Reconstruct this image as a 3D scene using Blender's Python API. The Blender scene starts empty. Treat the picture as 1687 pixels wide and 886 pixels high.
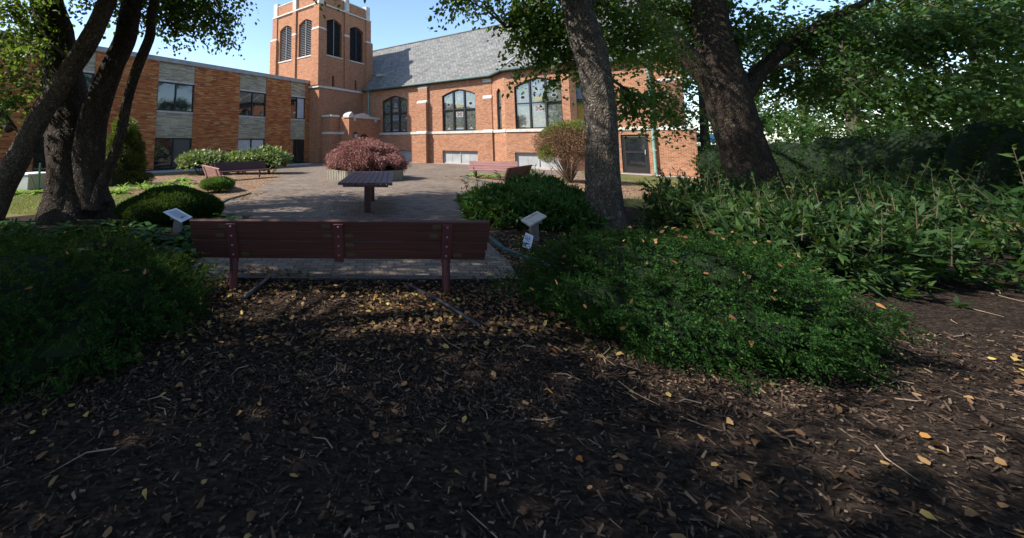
import bpy, bmesh, math, random
import numpy as np
from mathutils import Vector, Matrix

random.seed(7)
RNG = np.random.default_rng(11)
SC = bpy.context.scene
COL = SC.collection
R = math.radians

# ------------------------------------------------------------------ camera
cd = bpy.data.cameras.new('camera')
cam = bpy.data.objects.new('camera', cd)
COL.objects.link(cam)
cam.location = (0, 0, 1.62)
cam.rotation_euler = (R(96), 0, 0)
cd.sensor_width = 36.0
cd.lens = 36.0 * 620.0 / 1687.0
cd.shift_x = (843.5 - 600.0) / 1687.0
cd.shift_y = -(443.0 - 171.0) / 1687.0
cd.clip_start = 0.05
cd.clip_end = 2000
SC.camera = cam

# ------------------------------------------------------------------ light
SUN_EL = 44.0
SUN_D = Vector((0.994, 0.105, 0)).normalized() * math.cos(R(SUN_EL)) + Vector((0, 0, -math.sin(R(SUN_EL))))
w = bpy.data.worlds.new('World'); SC.world = w; w.use_nodes = True
nt = w.node_tree; bg = nt.nodes['Background']
sky = nt.nodes.new('ShaderNodeTexSky'); sky.sky_type = 'NISHITA'; sky.sun_disc = False
sky.sun_elevation = R(SUN_EL); sky.sun_rotation = R(264); sky.air_density = 1.0; sky.dust_density = .7; sky.ozone_density = 3.0
nt.links.new(sky.outputs[0], bg.inputs[0]); bg.inputs[1].default_value = 0.14
sl = bpy.data.lights.new('sun', 'SUN'); sl.energy = 4.4; sl.angle = R(0.53); sl.color = (1.0, 0.95, 0.87)
so = bpy.data.objects.new('sun', sl); COL.objects.link(so)
so.rotation_euler = SUN_D.to_track_quat('-Z', 'Y').to_euler(); so.location = (-20, -3, 30)
SC.view_settings.view_transform = 'Standard'; SC.view_settings.look = 'None'
SC.view_settings.exposure = 1.12; SC.view_settings.gamma = 1.0; SC.view_settings.use_curve_mapping = False

# building frame: A along the church wall, B along the left wing, turned 41 degrees
QX, QY = -9.598, 27.370
ANG = -R(41)
ca_, sa_ = math.cos(ANG), math.sin(ANG)
def W(A, B, z=0): return (QX + A*ca_ - B*sa_, QY + A*sa_ + B*ca_, z)
def gz(x): return -0.018*max(0.0, x-8.0)

# ------------------------------------------------------------------ materials
class NT:
    def __init__(s, name):
        s.m = bpy.data.materials.new(name); s.m.use_nodes = True
        s.t = s.m.node_tree; s.b = s.t.nodes['Principled BSDF']; s.out = s.t.nodes['Material Output']
    def n(s, typ, **kw):
        x = s.t.nodes.new(typ)
        for k, v in kw.items(): setattr(x, k, v)
        return x
    def set(s, node, **kw):
        for k, v in kw.items():
            k = k.replace('_', ' ')
            if hasattr(v, 'is_output') : s.t.links.new(v, node.inputs[k])
            else: node.inputs[k].default_value = v
        return node
    def l(s, a, b): s.t.links.new(a, b)
    def math(s, op, a, b=None, c=None):
        x = s.n('ShaderNodeMath', operation=op)
        for i, v in enumerate((a, b, c)):
            if v is None: continue
            if hasattr(v, 'is_output'): s.l(v, x.inputs[i])
            else: x.inputs[i].default_value = v
        return x.outputs[0]
    def mix(s, f, a, b, mode='MIX'):
        x = s.n('ShaderNodeMix', data_type='RGBA', blend_type=mode)
        for i, v in ((0, f), (6, a), (7, b)):
            if hasattr(v, 'is_output'): s.l(v, x.inputs[i])
            else: x.inputs[i].default_value = v if i == 0 else c4(v)
        return x.outputs[2]
    def ramp(s, f, stops, interp='LINEAR'):
        x = s.n('ShaderNodeValToRGB'); x.color_ramp.interpolation = interp
        e = x.color_ramp.elements
        while len(e) > 1: e.remove(e[0])
        e[0].position = stops[0][0]; e[0].color = c4(stops[0][1])
        for p, c in stops[1:]:
            k = e.new(p); k.color = c4(c)
        s.l(f, x.inputs[0]); return x.outputs[0]
    def noise(s, vec, scale, detail=4, rough=.55, dim='3D'):
        x = s.n('ShaderNodeTexNoise', noise_dimensions=dim)
        s.l(vec, x.inputs['Vector']); x.inputs['Scale'].default_value = scale
        x.inputs['Detail'].default_value = detail; x.inputs['Roughness'].default_value = rough
        return x.outputs[0]
    def mapv(s, vec, scale):
        x = s.n('ShaderNodeMapping'); s.l(vec, x.inputs[0]); x.inputs['Scale'].default_value = scale
        return x.outputs[0]
    def bump(s, h, strength=.5, dist=.02):
        x = s.n('ShaderNodeBump'); s.l(h, x.inputs['Height']); x.inputs['Strength'].default_value = strength
        x.inputs['Distance'].default_value = dist; s.l(x.outputs[0], s.b.inputs['Normal']); return x
    def uv(s): return s.n('ShaderNodeUVMap').outputs[0]
    def obj(s): return s.n('ShaderNodeTexCoord').outputs['Object']
    def geo(s): return s.n('ShaderNodeNewGeometry')
    def base(s, c):
        if hasattr(c, 'is_output'): s.l(c, s.b.inputs['Base Color'])
        else: s.b.inputs['Base Color'].default_value = c4(c)
        return s
    def rough(s, r, spec=.3):
        s.b.inputs['Roughness'].default_value = r; s.b.inputs['Specular IOR Level'].default_value = spec; return s
def c4(c): return (c[0], c[1], c[2], 1.0)

def brick_mat(name, bw, bh, stops, mortar, msize=.010, off=.5, bumpd=.006, rough=.85, cum=False, dirt=.35, mfade=1.0):
    k = NT(name); uv = k.uv()
    sep = k.n('ShaderNodeSeparateXYZ'); k.l(uv, sep.inputs[0]); u, v = sep.outputs[0], sep.outputs[1]
    row = k.math('FLOOR', k.math('DIVIDE', v, bh))
    rn = k.n('ShaderNodeTexWhiteNoise', noise_dimensions='1D'); k.l(row, rn.inputs['W'])
    sh = rn.outputs['Value'] if cum == 'rand' else k.math('MULTIPLY', row if cum else k.math('MODULO', k.math('ABSOLUTE', row), 2.0), off)
    uu = k.math('ADD', k.math('DIVIDE', u, bw), sh)
    col = k.math('FLOOR', uu)
    cv = k.n('ShaderNodeCombineXYZ'); k.l(col, cv.inputs[0]); k.l(row, cv.inputs[1])
    wn = k.n('ShaderNodeTexWhiteNoise', noise_dimensions='2D'); k.l(cv.outputs[0], wn.inputs[0])
    c = k.ramp(wn.outputs['Value'], stops)
    fu = k.math('MULTIPLY', k.math('FRACT', uu), bw); fv = k.math('SUBTRACT', v, k.math('MULTIPLY', row, bh))
    du = k.math('MINIMUM', fu, k.math('SUBTRACT', bw, fu)); dv = k.math('MINIMUM', fv, k.math('SUBTRACT', bh, fv))
    d = k.math('MINIMUM', du, dv)
    mm = k.n('ShaderNodeMapRange'); k.l(d, mm.inputs[0]); mm.inputs[1].default_value = msize*.35; mm.inputs[2].default_value = msize*.75
    mm.inputs[3].default_value = 1-mfade; 
    big = k.noise(uv, .55, 5, .6); fine = k.noise(uv, 30, 3)
    c = k.mix(mm.outputs[0], mortar, c)
    c = k.mix(dirt, c, k.ramp(big, [(.3, (.45, .42, .40)), (.7, (1.0, 1.0, 1.0))]), 'MULTIPLY')
    c = k.mix(.3, c, k.ramp(fine, [(.3, (.6, .6, .6)), (.7, (1, 1, 1))]), 'MULTIPLY')
    k.base(c).rough(rough, .25)
    h = k.math('ADD', mm.outputs[0], k.math('MULTIPLY', fine, .4))
    k.bump(h, .7, bumpd); return k.m

def plain(name, c, rough=.6, spec=.3, metal=0, var=.25, scale=8, bump=0.0):
    k = NT(name); o = k.obj(); n = k.noise(o, scale, 5, .6)
    k.base(k.mix(var, c, k.ramp(n, [(.3, tuple(x*.5 for x in c)), (.7, tuple(min(1, x*1.35) for x in c))])))
    k.rough(rough, spec); k.b.inputs['Metallic'].default_value = metal
    if bump: k.bump(n, bump, .01)
    return k.m

def leaf_mat(name, stops, trans=.35, rough=.5, spec=.25):
    k = NT(name); g = k.geo(); c = k.ramp(g.outputs['Random Per Island'], stops)
    k.base(c).rough(rough, spec)
    t = k.n('ShaderNodeBsdfTranslucent'); mc = k.mix(.55, c, (.30, .42, .04)); k.l(mc, t.inputs[0])
    mx = k.n('ShaderNodeMixShader'); mx.inputs[0].default_value = trans
    k.l(k.b.outputs[0], mx.inputs[1]); k.l(t.outputs[0], mx.inputs[2]); k.l(mx.outputs[0], k.out.inputs[0])
    return k.m

M = {}
M['brick'] = brick_mat('church_brick', .215, .075, [(0, (.21, .066, .030)), (.3, (.31, .112, .050)), (.6, (.365, .142, .066)), (.85, (.42, .195, .10)), (1, (.21, .072, .038))], (.40, .285, .20), .017, dirt=.13)
M['tower_brick'] = brick_mat('tower_brick', .215, .075, [(0, (.22, .068, .030)), (.3, (.33, .114, .046)), (.7, (.41, .162, .070)), (1, (.29, .11, .058))], (.38, .27, .185), .015, dirt=.13)
M['wing_brick'] = brick_mat('wing_brick', .40, .062, [(0, (.18, .052, .022)), (.25, (.36, .095, .028)), (.55, (.45, .135, .036)), (.80, (.50, .175, .048)), (.92, (.54, .27, .09)), (1, (.54, .34, .15))], (.29, .15, .075), .010, cum='rand', dirt=.2)
M['ledge'] = brick_mat('ledge_stone', .5, .085, [(0, (.30, .26, .175)), (.4, (.46, .405, .275)), (.8, (.55, .485, .34)), (1, (.26, .225, .155))], (.20, .19, .16), .012, cum='rand', bumpd=.02, dirt=.35)
M['slate'] = brick_mat('roof_slate', .28, .21, [(0, (.115, .12, .118)), (.4, (.168, .170, .162)), (.7, (.20, .197, .183)), (.93, (.235, .225, .205)), (1, (.13, .11, .085))], (.10, .10, .10), .030, off=.36, cum=True, rough=.7, dirt=.4, bumpd=.015)
def stone_mat():
    k = NT('limestone'); o = k.obj(); n = k.noise(o, 3, 6, .65); f = k.noise(o, 22, 4)
    c = k.ramp(n, [(.25, (.30, .29, .26)), (.45, (.50, .48, .43)), (.75, (.60, .57, .51))])
    k.base(k.mix(.35, c, k.ramp(f, [(.35, (.4, .4, .38)), (.6, (1, 1, 1))]), 'MULTIPLY')).rough(.85, .2); k.bump(f, .4, .01); return k.m
M['stone'] = stone_mat()
M['coping'] = plain('metal_coping', (.30, .29, .27), .55, .4, .0, .5, 2.5)
M['bronze'] = plain('dark_bronze_frame', (.018, .017, .017), .45, .4, 0, .2)
M['alu'] = plain('aluminium_frame', (.40, .40, .39), .4, .5, .3, .2)
M['copper'] = plain('patina_copper', (.15, .29, .25), .7, .3, 0, .6, 6)
M['gutter'] = plain('copper_gutter', (.06, .11, .095), .6, .3, 0, .5, 6)
M['black'] = plain('black_void', (.012, .012, .014), .7, .2, 0, .1)
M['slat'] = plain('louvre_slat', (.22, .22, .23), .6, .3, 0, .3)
M['shade_slat'] = plain('louvre_slat_shade', (.05, .05, .055), .6, .3, 0, .3)  # slats of the shaded tower face, shade put into their grey
def glass_mat(name, c, rough=.03, spec=.9, var=0):
    k = NT(name); o = k.obj()
    if var:
        n = k.noise(o, 1.6, 3); k.base(k.ramp(n, [(.35, tuple(x*.45 for x in c)), (.65, c)]))
    else: k.base(c)
    k.rough(rough, spec); k.b.inputs['IOR'].default_value = 1.6
    w_ = k.noise(o, 1.1, 2); k.bump(w_, .12, .03); return k.m
M['glass'] = glass_mat('window_glass', (.018, .022, .026), var=1)
M['screen'] = glass_mat('window_screen', (.045, .048, .048), .35, .4)
M['blind'] = plain('window_blind', (.42, .44, .45), .35, .5, 0, .3, 1.5)
M['frost'] = plain('frosted_glass', (.33, .34, .34), .15, .6, 0, .45, 1.3)
def stained():
    k = NT('leaded_glass'); uv = k.uv()
    v = k.n('ShaderNodeTexVoronoi', feature='F1'); k.l(uv, v.inputs['Vector']); v.inputs['Scale'].default_value = 6.5
    e = k.n('ShaderNodeTexVoronoi', feature='DISTANCE_TO_EDGE'); k.l(uv, e.inputs['Vector']); e.inputs['Scale'].default_value = 6.5
    sx = k.n('ShaderNodeSeparateColor'); k.l(v.outputs['Color'], sx.inputs[0])
    c = k.ramp(sx.outputs[0], [(0, (.060, .075, .072)), (.3, (.085, .10, .092)), (.55, (.11, .12, .10)), (.72, (.12, .115, .075)), (.85, (.08, .105, .12)), (1, (.15, .155, .145))])
    s = k.ramp(e.outputs['Distance'], [(.02, (.3, .3, .3)), (.06, (1, 1, 1))])
    k.base(k.mix(1, c, s, 'MULTIPLY')).rough(.04, 1.0); k.b.inputs['IOR'].default_value = 1.8; k.bump(k.noise(uv, 2, 2), .10, .02); return k.m
M['stained'] = stained()
M['hip'] = plain('pale_hip_tile', (.36, .35, .33), .8, .2, 0, .3)
M['white_glass'] = plain('white_glass', (.27, .28, .27), .15, .5, 0, .1)
M['red_glass'] = plain('red_glass', (.16, .07, .08), .15, .5, 0, .1)
M['blue_glass'] = plain('blue_glass', (.19, .25, .30), .15, .5, 0, .1)
M['amber_glass'] = plain('amber_glass', (.42, .27, .05), .15, .5, 0, .4, 3)
M['olive_glass'] = plain('olive_glass', (.24, .23, .10), .15, .5, 0, .4, 3)
M['green_glass'] = plain('green_glass', (.16, .28, .05), .15, .5, 0, .4, 3)
def wood(name, c, rough=.55, var=.5):
    k = NT(name); o = k.obj(); n = k.noise(k.mapv(o, (1.2, 26, 26)), 1.0, 5, .6); b_ = k.noise(o, 1.4, 3)
    cc = k.mix(var, c, k.ramp(n, [(.3, tuple(x*.45 for x in c)), (.7, tuple(x*1.5 for x in c))]))
    cc = k.mix(.4, cc, k.ramp(b_, [(.3, (.6, .6, .6)), (.7, (1.15, 1.1, 1.1))]), 'MULTIPLY')
    k.base(cc).rough(rough, .35); k.bump(n, .25, .004); return k.m
M['bench'] = wood('shaded_maroon_recycled_plank', (.070, .028, .025), .55)  # plank colour darkened for the benches and table posts in shade
M['bench_pink'] = wood('faded_sunlit_maroon_plank', (.30, .155, .14), .6)  # faded planks of the two sunlit benches, sunlight put into the tone
M['table'] = wood('dark_maroon_plank', (.085, .045, .050), .45)
M['steel'] = plain('maroon_painted_steel', (.095, .030, .036), .45, .4, .0, .2, 12)
M['bolt'] = plain('galvanised_bolt', (.26, .26, .26), .35, .5, .7, .2)
M['tape'] = plain('bare_wood_plug', (.085, .065, .04), .7, .2, 0, .4, 20)
def bark(name, a, b_, sc=1.0, ridge=.9, zs=.32):
    k = NT(name); o = k.obj(); w_ = k.n('ShaderNodeVectorMath', operation='ADD'); k.l(o, w_.inputs[0])
    ns = k.n('ShaderNodeTexNoise'); k.l(o, ns.inputs['Vector']); ns.inputs['Scale'].default_value = 5.0
    sv = k.n('ShaderNodeVectorMath', operation='SCALE'); k.l(ns.outputs['Color'], sv.inputs[0]); sv.inputs['Scale'].default_value = .22; k.l(sv.outputs[0], w_.inputs[1])
    v = k.mapv(w_.outputs[0], (24*sc, 24*sc, 24*sc*zs)); vo = k.n('ShaderNodeTexVoronoi', feature='DISTANCE_TO_EDGE'); k.l(v, vo.inputs['Vector']); vo.inputs['Scale'].default_value = 1.0
    vc = k.n('ShaderNodeTexVoronoi', feature='F1'); k.l(v, vc.inputs['Vector']); vc.inputs['Scale'].default_value = 1.0
    sx = k.n('ShaderNodeSeparateColor'); k.l(vc.outputs['Color'], sx.inputs[0]); f = k.noise(o, 40*sc, 6, .7)
    crack = k.n('ShaderNodeMapRange'); k.l(vo.outputs['Distance'], crack.inputs[0]); crack.inputs[1].default_value = .0; crack.inputs[2].default_value = .42
    t = k.math('ADD', k.math('MULTIPLY', sx.outputs[0], .5), k.math('MULTIPLY', f, .6)); c = k.ramp(t, [(.25, tuple(x*.7+y*.3 for x, y in zip(a, b_))), (.5, tuple(x*.4+y*.6 for x, y in zip(a, b_))), (.85, b_)])
    c = k.mix(k.math('MULTIPLY_ADD', crack.outputs[0], .75, .25), a, c); big = k.noise(o, 2.0, 4)
    k.base(k.mix(.5, c, k.ramp(big, [(.35, (.6, .56, .52)), (.65, (1.15, 1.12, 1.08))]), 'MULTIPLY')).rough(.92, .12)
    k.bump(k.math('ADD', crack.outputs[0], k.math('MULTIPLY', f, .5)), 1.0, .035*ridge); return k.m
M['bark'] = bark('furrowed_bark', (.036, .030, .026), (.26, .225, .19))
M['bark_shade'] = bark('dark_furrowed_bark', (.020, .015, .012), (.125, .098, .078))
M['birch'] = bark('flaky_birch_bark', (.045, .032, .025), (.26, .215, .18), .9, 1.0, .55)
M['twig'] = plain('twig', (.10, .07, .05), .85, .1)
M['drytwig'] = plain('dry_twig', (.26, .19, .14), .85, .1, 0, .4)
M['leaf_birch'] = leaf_mat('birch_leaf', [(0, (.022, .060, .014)), (.5, (.038, .095, .020)), (.85, (.06, .13, .025)), (1, (.13, .17, .03))], .42)
M['leaf_dark'] = leaf_mat('shade_leaf', [(0, (.014, .040, .010)), (.6, (.026, .068, .015)), (1, (.05, .10, .02))], .3)
M['yew'] = leaf_mat('yew_needle', [(0, (.006, .021, .006)), (.55, (.013, .040, .010)), (.9, (.026, .066, .014)), (1, (.05, .10, .02))], .16, .7, .06)
M['rhodo'] = leaf_mat('rhododendron_leaf', [(0, (.014, .048, .010)), (.6, (.026, .082, .016)), (.95, (.05, .13, .025)), (1, (.14, .16, .04))], .2, .5, .25)
M['lance'] = leaf_mat('lance_leaf', [(0, (.009, .028, .008)), (.6, (.018, .050, .013)), (1, (.05, .09, .025))], .2, .55, .2)
M['hosta'] = leaf_mat('hosta_leaf', [(0, (.010, .034, .008)), (.6, (.020, .062, .012)), (.9, (.04, .10, .02)), (1, (.12, .18, .04))], .28, .6, .12)
M['lime'] = leaf_mat('ground_cover_leaf', [(0, (.13, .26, .03)), (.6, (.22, .37, .05)), (1, (.36, .46, .12))], .3)
M['hydr'] = leaf_mat('hydrangea_leaf', [(0, (.045, .09, .02)), (.45, (.10, .16, .045)), (.75, (.19, .23, .09)), (.9, (.40, .40, .28)), (1, (.55, .53, .42))], .25)
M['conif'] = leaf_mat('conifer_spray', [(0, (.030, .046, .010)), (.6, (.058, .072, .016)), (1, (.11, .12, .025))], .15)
M['conif_top'] = leaf_mat('yellow_green_conifer_spray', [(0, (.06, .10, .012)), (.6, (.11, .15, .02)), (1, (.20, .21, .04))], .2)  # yellow-green sprays of the conifer tip and the dying shrub's top
M['maple'] = leaf_mat('red_maple_leaf', [(0, (.13, .052, .050)), (.45, (.24, .105, .098)), (.8, (.33, .165, .15)), (.95, (.36, .20, .14)), (1, (.22, .20, .08))], .25)
for nm in ('maple',):
    for n_ in M[nm].node_tree.nodes:
        if n_.type == 'MIX' : n_.inputs[7].default_value = (.38, .13, .09, 1)
M['grass'] = leaf_mat('grass_blade', [(0, (.13, .14, .04)), (.5, (.22, .22, .08)), (.8, (.32, .29, .14)), (1, (.40, .34, .20))], .3)
M['dead_leaf'] = leaf_mat('dry_fallen_leaf', [(0, (.055, .030, .017)), (.4, (.12, .065, .032)), (.7, (.20, .115, .055)), (.88, (.32, .20, .085)), (.96, (.42, .33, .08)), (1, (.36, .10, .03))], .15, .7)
for n_ in M['dead_leaf'].node_tree.nodes:
    if n_.type == 'MIX': n_.inputs[7].default_value = (.35, .20, .05, 1)
M['chip'] = leaf_mat('bark_chip', [(0, (.15, .08, .05)), (.5, (.33, .19, .12)), (.85, (.48, .31, .20)), (1, (.58, .44, .32))], 0.0, .9, .1)
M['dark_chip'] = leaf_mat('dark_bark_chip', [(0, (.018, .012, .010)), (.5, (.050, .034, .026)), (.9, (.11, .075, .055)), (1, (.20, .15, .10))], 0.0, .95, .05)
M['deadneedle'] = leaf_mat('brown_dead_spray', [(0, (.12, .055, .04)), (.45, (.20, .10, .07)), (.8, (.27, .16, .11)), (1, (.15, .15, .05))], .1, .8, .1)
def ground_mat():
    k = NT('lawn_soil'); o = k.obj(); n = k.noise(o, .8, 6, .6); f = k.noise(o, 18, 6, .7)
    c = k.ramp(n, [(.35, (.07, .085, .028)), (.6, (.15, .135, .06))])
    k.base(k.mix(.7, c, k.ramp(f, [(.3, (.35, .38, .28)), (.7, (1.25, 1.2, 1.0))]), 'MULTIPLY')).rough(.95, .1); k.bump(f, .6, .03); return k.m
M['ground'] = ground_mat()
def mulch_mat(name, dark, light):
    k = NT(name); o = k.obj(); f = k.noise(o, 26, 7, .75); n = k.noise(o, 1.3, 4)
    v = k.n('ShaderNodeTexVoronoi'); k.l(k.mapv(o, (26, 55, 26)), v.inputs['Vector']); v.inputs['Scale'].default_value = 1.0
    sx = k.n('ShaderNodeSeparateColor'); k.l(v.outputs['Color'], sx.inputs[0])
    c = k.ramp(sx.outputs[0], [(0, dark), (.6, tuple((a+b)/2 for a, b in zip(dark, light))), (1, light)])
    c = k.mix(.6, c, k.ramp(f, [(.35, (.35, .33, .3)), (.7, (1.2, 1.2, 1.2))]), 'MULTIPLY')
    k.base(k.mix(.4, c, k.ramp(n, [(.35, (.6, .6, .6)), (.65, (1.1, 1.1, 1.1))]), 'MULTIPLY')).rough(.95, .1)
    k.bump(k.math('ADD', k.math('ADD', f, v.outputs['Distance']), k.math('MULTIPLY', n, 3.0)), 1.0, .04); return k.m
M['mulch'] = mulch_mat('shredded_bark_mulch', (.21, .125, .075), (.52, .36, .24))
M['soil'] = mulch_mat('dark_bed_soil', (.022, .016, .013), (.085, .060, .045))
M['paver'] = brick_mat('patio_paver', .205, .104, [(0, (.135, .103, .080)), (.35, (.185, .145, .112)), (.7, (.235, .188, .145)), (1, (.24, .165, .12))], (.075, .062, .052), .012, off=.5, rough=.9, dirt=.6, bumpd=.006)
M['concrete'] = plain('concrete', (.40, .38, .34), .9, .2, 0, .5, 3, .3)
M['path'] = plain('path_concrete', (.27, .26, .245), .9, .2, 0, .4, 2.0, .3)
M['planter'] = plain('ribbed_concrete', (.27, .245, .195), .9, .2, 0, .5, 5, .4)
M['edging'] = plain('green_edging', (.05, .075, .065), .7, .2, 0, .5, 8)
M['pipe'] = plain('black_edging_pipe', (.035, .033, .040), .45, .4, 0, .3)
M['plaque'] = plain('white_plaque', (.62, .66, .74), .35, .5, 0, .15, 4)
M['plaque_stone'] = plain('weathered_plaque', (.42, .38, .32), .7, .3, 0, .5, 9)
M['ink'] = plain('faded_lettering', (.25, .28, .36), .6, .2)
M['post'] = plain('grey_post', (.20, .19, .175), .8, .2, 0, .4, 9)
M['cabinet'] = plain('cabinet_paint', (.42, .40, .24), .5, .4, 0, .25, 6)
M['cabinet_side'] = plain('cabinet_side_paint', (.36, .37, .35), .5, .4, 0, .25, 6)
M['white'] = plain('white_paint', (.78, .78, .76), .5, .3, 0, .1)
M['green_steel'] = plain('green_post_paint', (.02, .10, .045), .4, .5, 0, .2)
M['teal'] = plain('teal_metal', (.03, .35, .36), .4, .5, 0, .2)
M['lamp_glass'] = plain('lantern_glass', (.55, .55, .48), .2, .5, 0, .1)

# ------------------------------------------------------------------ mesh helpers
class MB:
    def __init__(s): s.v = []; s.f = []; s.m = []
    def poly(s, pts, mi=0):
        i = len(s.v); s.v += [tuple(p) for p in pts]; s.f.append(tuple(range(i, i+len(pts)))); s.m.append(mi); return s
    def hexa(s, p, mi=0):   # 8 points: bottom ring, top ring (counter-clockwise from above)
        i = len(s.v); s.v += [tuple(q) for q in p]
        for f in ((3, 2, 1, 0), (4, 5, 6, 7), (0, 1, 5, 4), (1, 2, 6, 5), (2, 3, 7, 6), (3, 0, 4, 7)):
            s.f.append(tuple(i+k for k in f)); s.m.append(mi)
        return s
    def box(s, x0, y0, z0, x1, y1, z1, mi=0):
        return s.hexa([(x0, y0, z0), (x1, y0, z0), (x1, y1, z0), (x0, y1, z0), (x0, y0, z1), (x1, y0, z1), (x1, y1, z1), (x0, y1, z1)], mi)
    def prism(s, ring, off, mi=0):   # extrude planar ring by vector off
        i = len(s.v); n = len(ring); s.v += [tuple(p) for p in ring] + [tuple(Vector(p)+Vector(off)) for p in ring]
        s.f.append(tuple(i+n-1-k for k in range(n))); s.m.append(mi)
        s.f.append(tuple(i+n+k for k in range(n))); s.m.append(mi)
        for k in range(n):
            j = (k+1) % n; s.f.append((i+k, i+j, i+n+j, i+n+k)); s.m.append(mi)
        return s
    def tube(s, path, rad, seg=10, mi=0, caps=True, lump=0, lobes=0, seed=0):
        rr = random.Random(seed); P = [Vector(p) for p in path]; n = len(P); i0 = len(s.v)
        ph = [rr.uniform(0, 6.28) for _ in range(6)]; rdg = [rr.gauss(0, 1) for _ in range(seg)]; rc = [rr.gauss(0, 1) for _ in range(seg)]
        up = Vector((1, 0, 0)) if abs((P[-1]-P[0]).normalized().x) < .8 else Vector((0, 1, 0))
        for k in range(n):
            t = (P[min(k+1, n-1)]-P[max(k-1, 0)]).normalized()
            x = (up - t*up.dot(t)).normalized(); y = t.cross(x); r = rad[k] if hasattr(rad, '__len__') else rad
            if lump: rdg = [.80*v_ + .6*rr.gauss(0, 1) for v_ in rdg]
            for q in range(seg):
                a = 2*math.pi*q/seg; q_ = 1.0
                if lump:
                    q_ += lump*(.5*math.sin(3*a+ph[0]+k*.10)+.35*math.sin(5*a+ph[1]-k*.15)+.3*math.sin(2*a+ph[2]+k*.25)) + (.7*rdg[q]+.3*rc[q])*lump*lobes
                s.v.append(tuple(P[k] + (x*math.cos(a)+y*math.sin(a))*r*q_))
        for k in range(n-1):
            for q in range(seg):
                q2 = (q+1) % seg
                s.f.append((i0+k*seg+q, i0+k*seg+q2, i0+(k+1)*seg+q2, i0+(k+1)*seg+q)); s.m.append(mi)
        if caps:
            s.f.append(tuple(i0+seg-1-q for q in range(seg))); s.m.append(mi)
            s.f.append(tuple(i0+(n-1)*seg+q for q in range(seg))); s.m.append(mi)
        return s
    def build(s, name, mats, parent=None, smooth=False, bevel=0, uv=True):
        me = bpy.data.meshes.new(name); me.from_pydata(s.v, [], s.f); 
        if not isinstance(mats, (list, tuple)): mats = [mats]
        for m_ in mats: me.materials.append(m_)
        me.polygons.foreach_set('material_index', s.m)
        if smooth: me.polygons.foreach_set('use_smooth', [True]*len(s.f))
        me.update()
        if uv:
            ul = me.uv_layers.new(name='UVMap').data
            for p in me.polygons:
                n_ = p.normal
                if abs(n_.z) > .95: t, b_ = Vector((1, 0, 0)), Vector((0, 1, 0))
                else:
                    t = Vector((-n_.y, n_.x, 0)).normalized(); b_ = n_.cross(t)
                for li in p.loop_indices:
                    co = me.vertices[me.loops[li].vertex_index].co; ul[li].uv = (co.dot(t), co.dot(b_))
        o = bpy.data.objects.new(name, me); COL.objects.link(o)
        if parent: o.parent = parent
        if bevel:
            bm_ = o.modifiers.new('bevel', 'BEVEL'); bm_.width = bevel; bm_.segments = 2; bm_.limit_method = 'ANGLE'
        return o

def tag(o, label, cat, group=None, kind=None):
    if label: o['label'] = label
    if cat: o['category'] = cat
    if group: o['group'] = group
    if kind: o['kind'] = kind
    return o
def thing(name, label, cat, loc=(0, 0, 0), rz=0, group=None):
    o = bpy.data.objects.new(name, None); COL.objects.link(o); o.location = loc; o.rotation_euler = (0, 0, rz)
    o.empty_display_size = .2
    return tag(o, label, cat, group)
def bld(name, label, cat): return thing(name, label, cat, (QX, QY, 0), ANG)

def quadmesh(name, V, mats, parent=None, mi=None):
    """V (n,4,3) numpy quads, one island each"""
    n, q = V.shape[:2]; me = bpy.data.meshes.new(name)
    me.vertices.add(n*q); me.vertices.foreach_set('co', V.reshape(-1).astype(np.float32))
    me.loops.add(n*q); me.loops.foreach_set('vertex_index', np.arange(n*q, dtype=np.int32))
    me.polygons.add(n); me.polygons.foreach_set('loop_start', np.arange(0, n*q, q, dtype=np.int32))
    me.polygons.foreach_set('loop_total', np.full(n, q, dtype=np.int32))
    if not isinstance(mats, (list, tuple)): mats = [mats]
    for m_ in mats: me.materials.append(m_)
    if mi is not None: me.polygons.foreach_set('material_index', mi.astype(np.int32))
    me.update(calc_edges=True); me.validate()
    o = bpy.data.objects.new(name, me); COL.objects.link(o)
    if parent: o.parent = parent
    return o
def nrm(a): return a/np.maximum(np.linalg.norm(a, axis=-1, keepdims=True), 1e-9)
def leaves(P, D, L, Wd, rng, fold=.25, wide=.42):
    """diamond leaves: base P, direction D, length L, half width Wd"""
    n = len(P); D = nrm(D); S = nrm(np.cross(D, nrm(rng.normal(size=(n, 3))))); N = np.cross(S, D)
    L = np.broadcast_to(np.asarray(L, float), (n,))[:, None]; Wd = np.broadcast_to(np.asarray(Wd, float), (n,))[:, None]
    mid = P + D*L*wide; tip = P + D*L - N*L*fold*.5
    return np.stack([P, mid + S*Wd + N*Wd*fold, tip, mid - S*Wd + N*Wd*fold], axis=1)
def ovals(P, D, L, Wd, rng, curl=.3):
    """pointed oval leaves, six corners each"""
    n = len(P); D = nrm(D); S = nrm(np.cross(D, nrm(rng.normal(size=(n, 3))))); N = np.cross(S, D)
    L = np.broadcast_to(np.asarray(L, float), (n,))[:, None]; Wd = np.broadcast_to(np.asarray(Wd, float), (n,))[:, None]; c = curl*rng.random((n, 1))
    f = lambda t, w_, d: P + D*L*t + S*Wd*w_ - N*L*d*c
    return np.stack([f(0, 0, 0), f(.28, .95, .0), f(.62, .72, .18), f(1, 0, .5), f(.62, -.72, .18), f(.28, -.95, .0)], axis=1)
def lump(dirs, seed, amp, freq=3.0):
    r = np.random.default_rng(seed); K = r.normal(size=(9, 3))*freq; ph = r.uniform(0, 6.28, 9)
    return 1 + amp*np.sin(dirs@K.T + ph).mean(axis=1)*2.2
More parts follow.
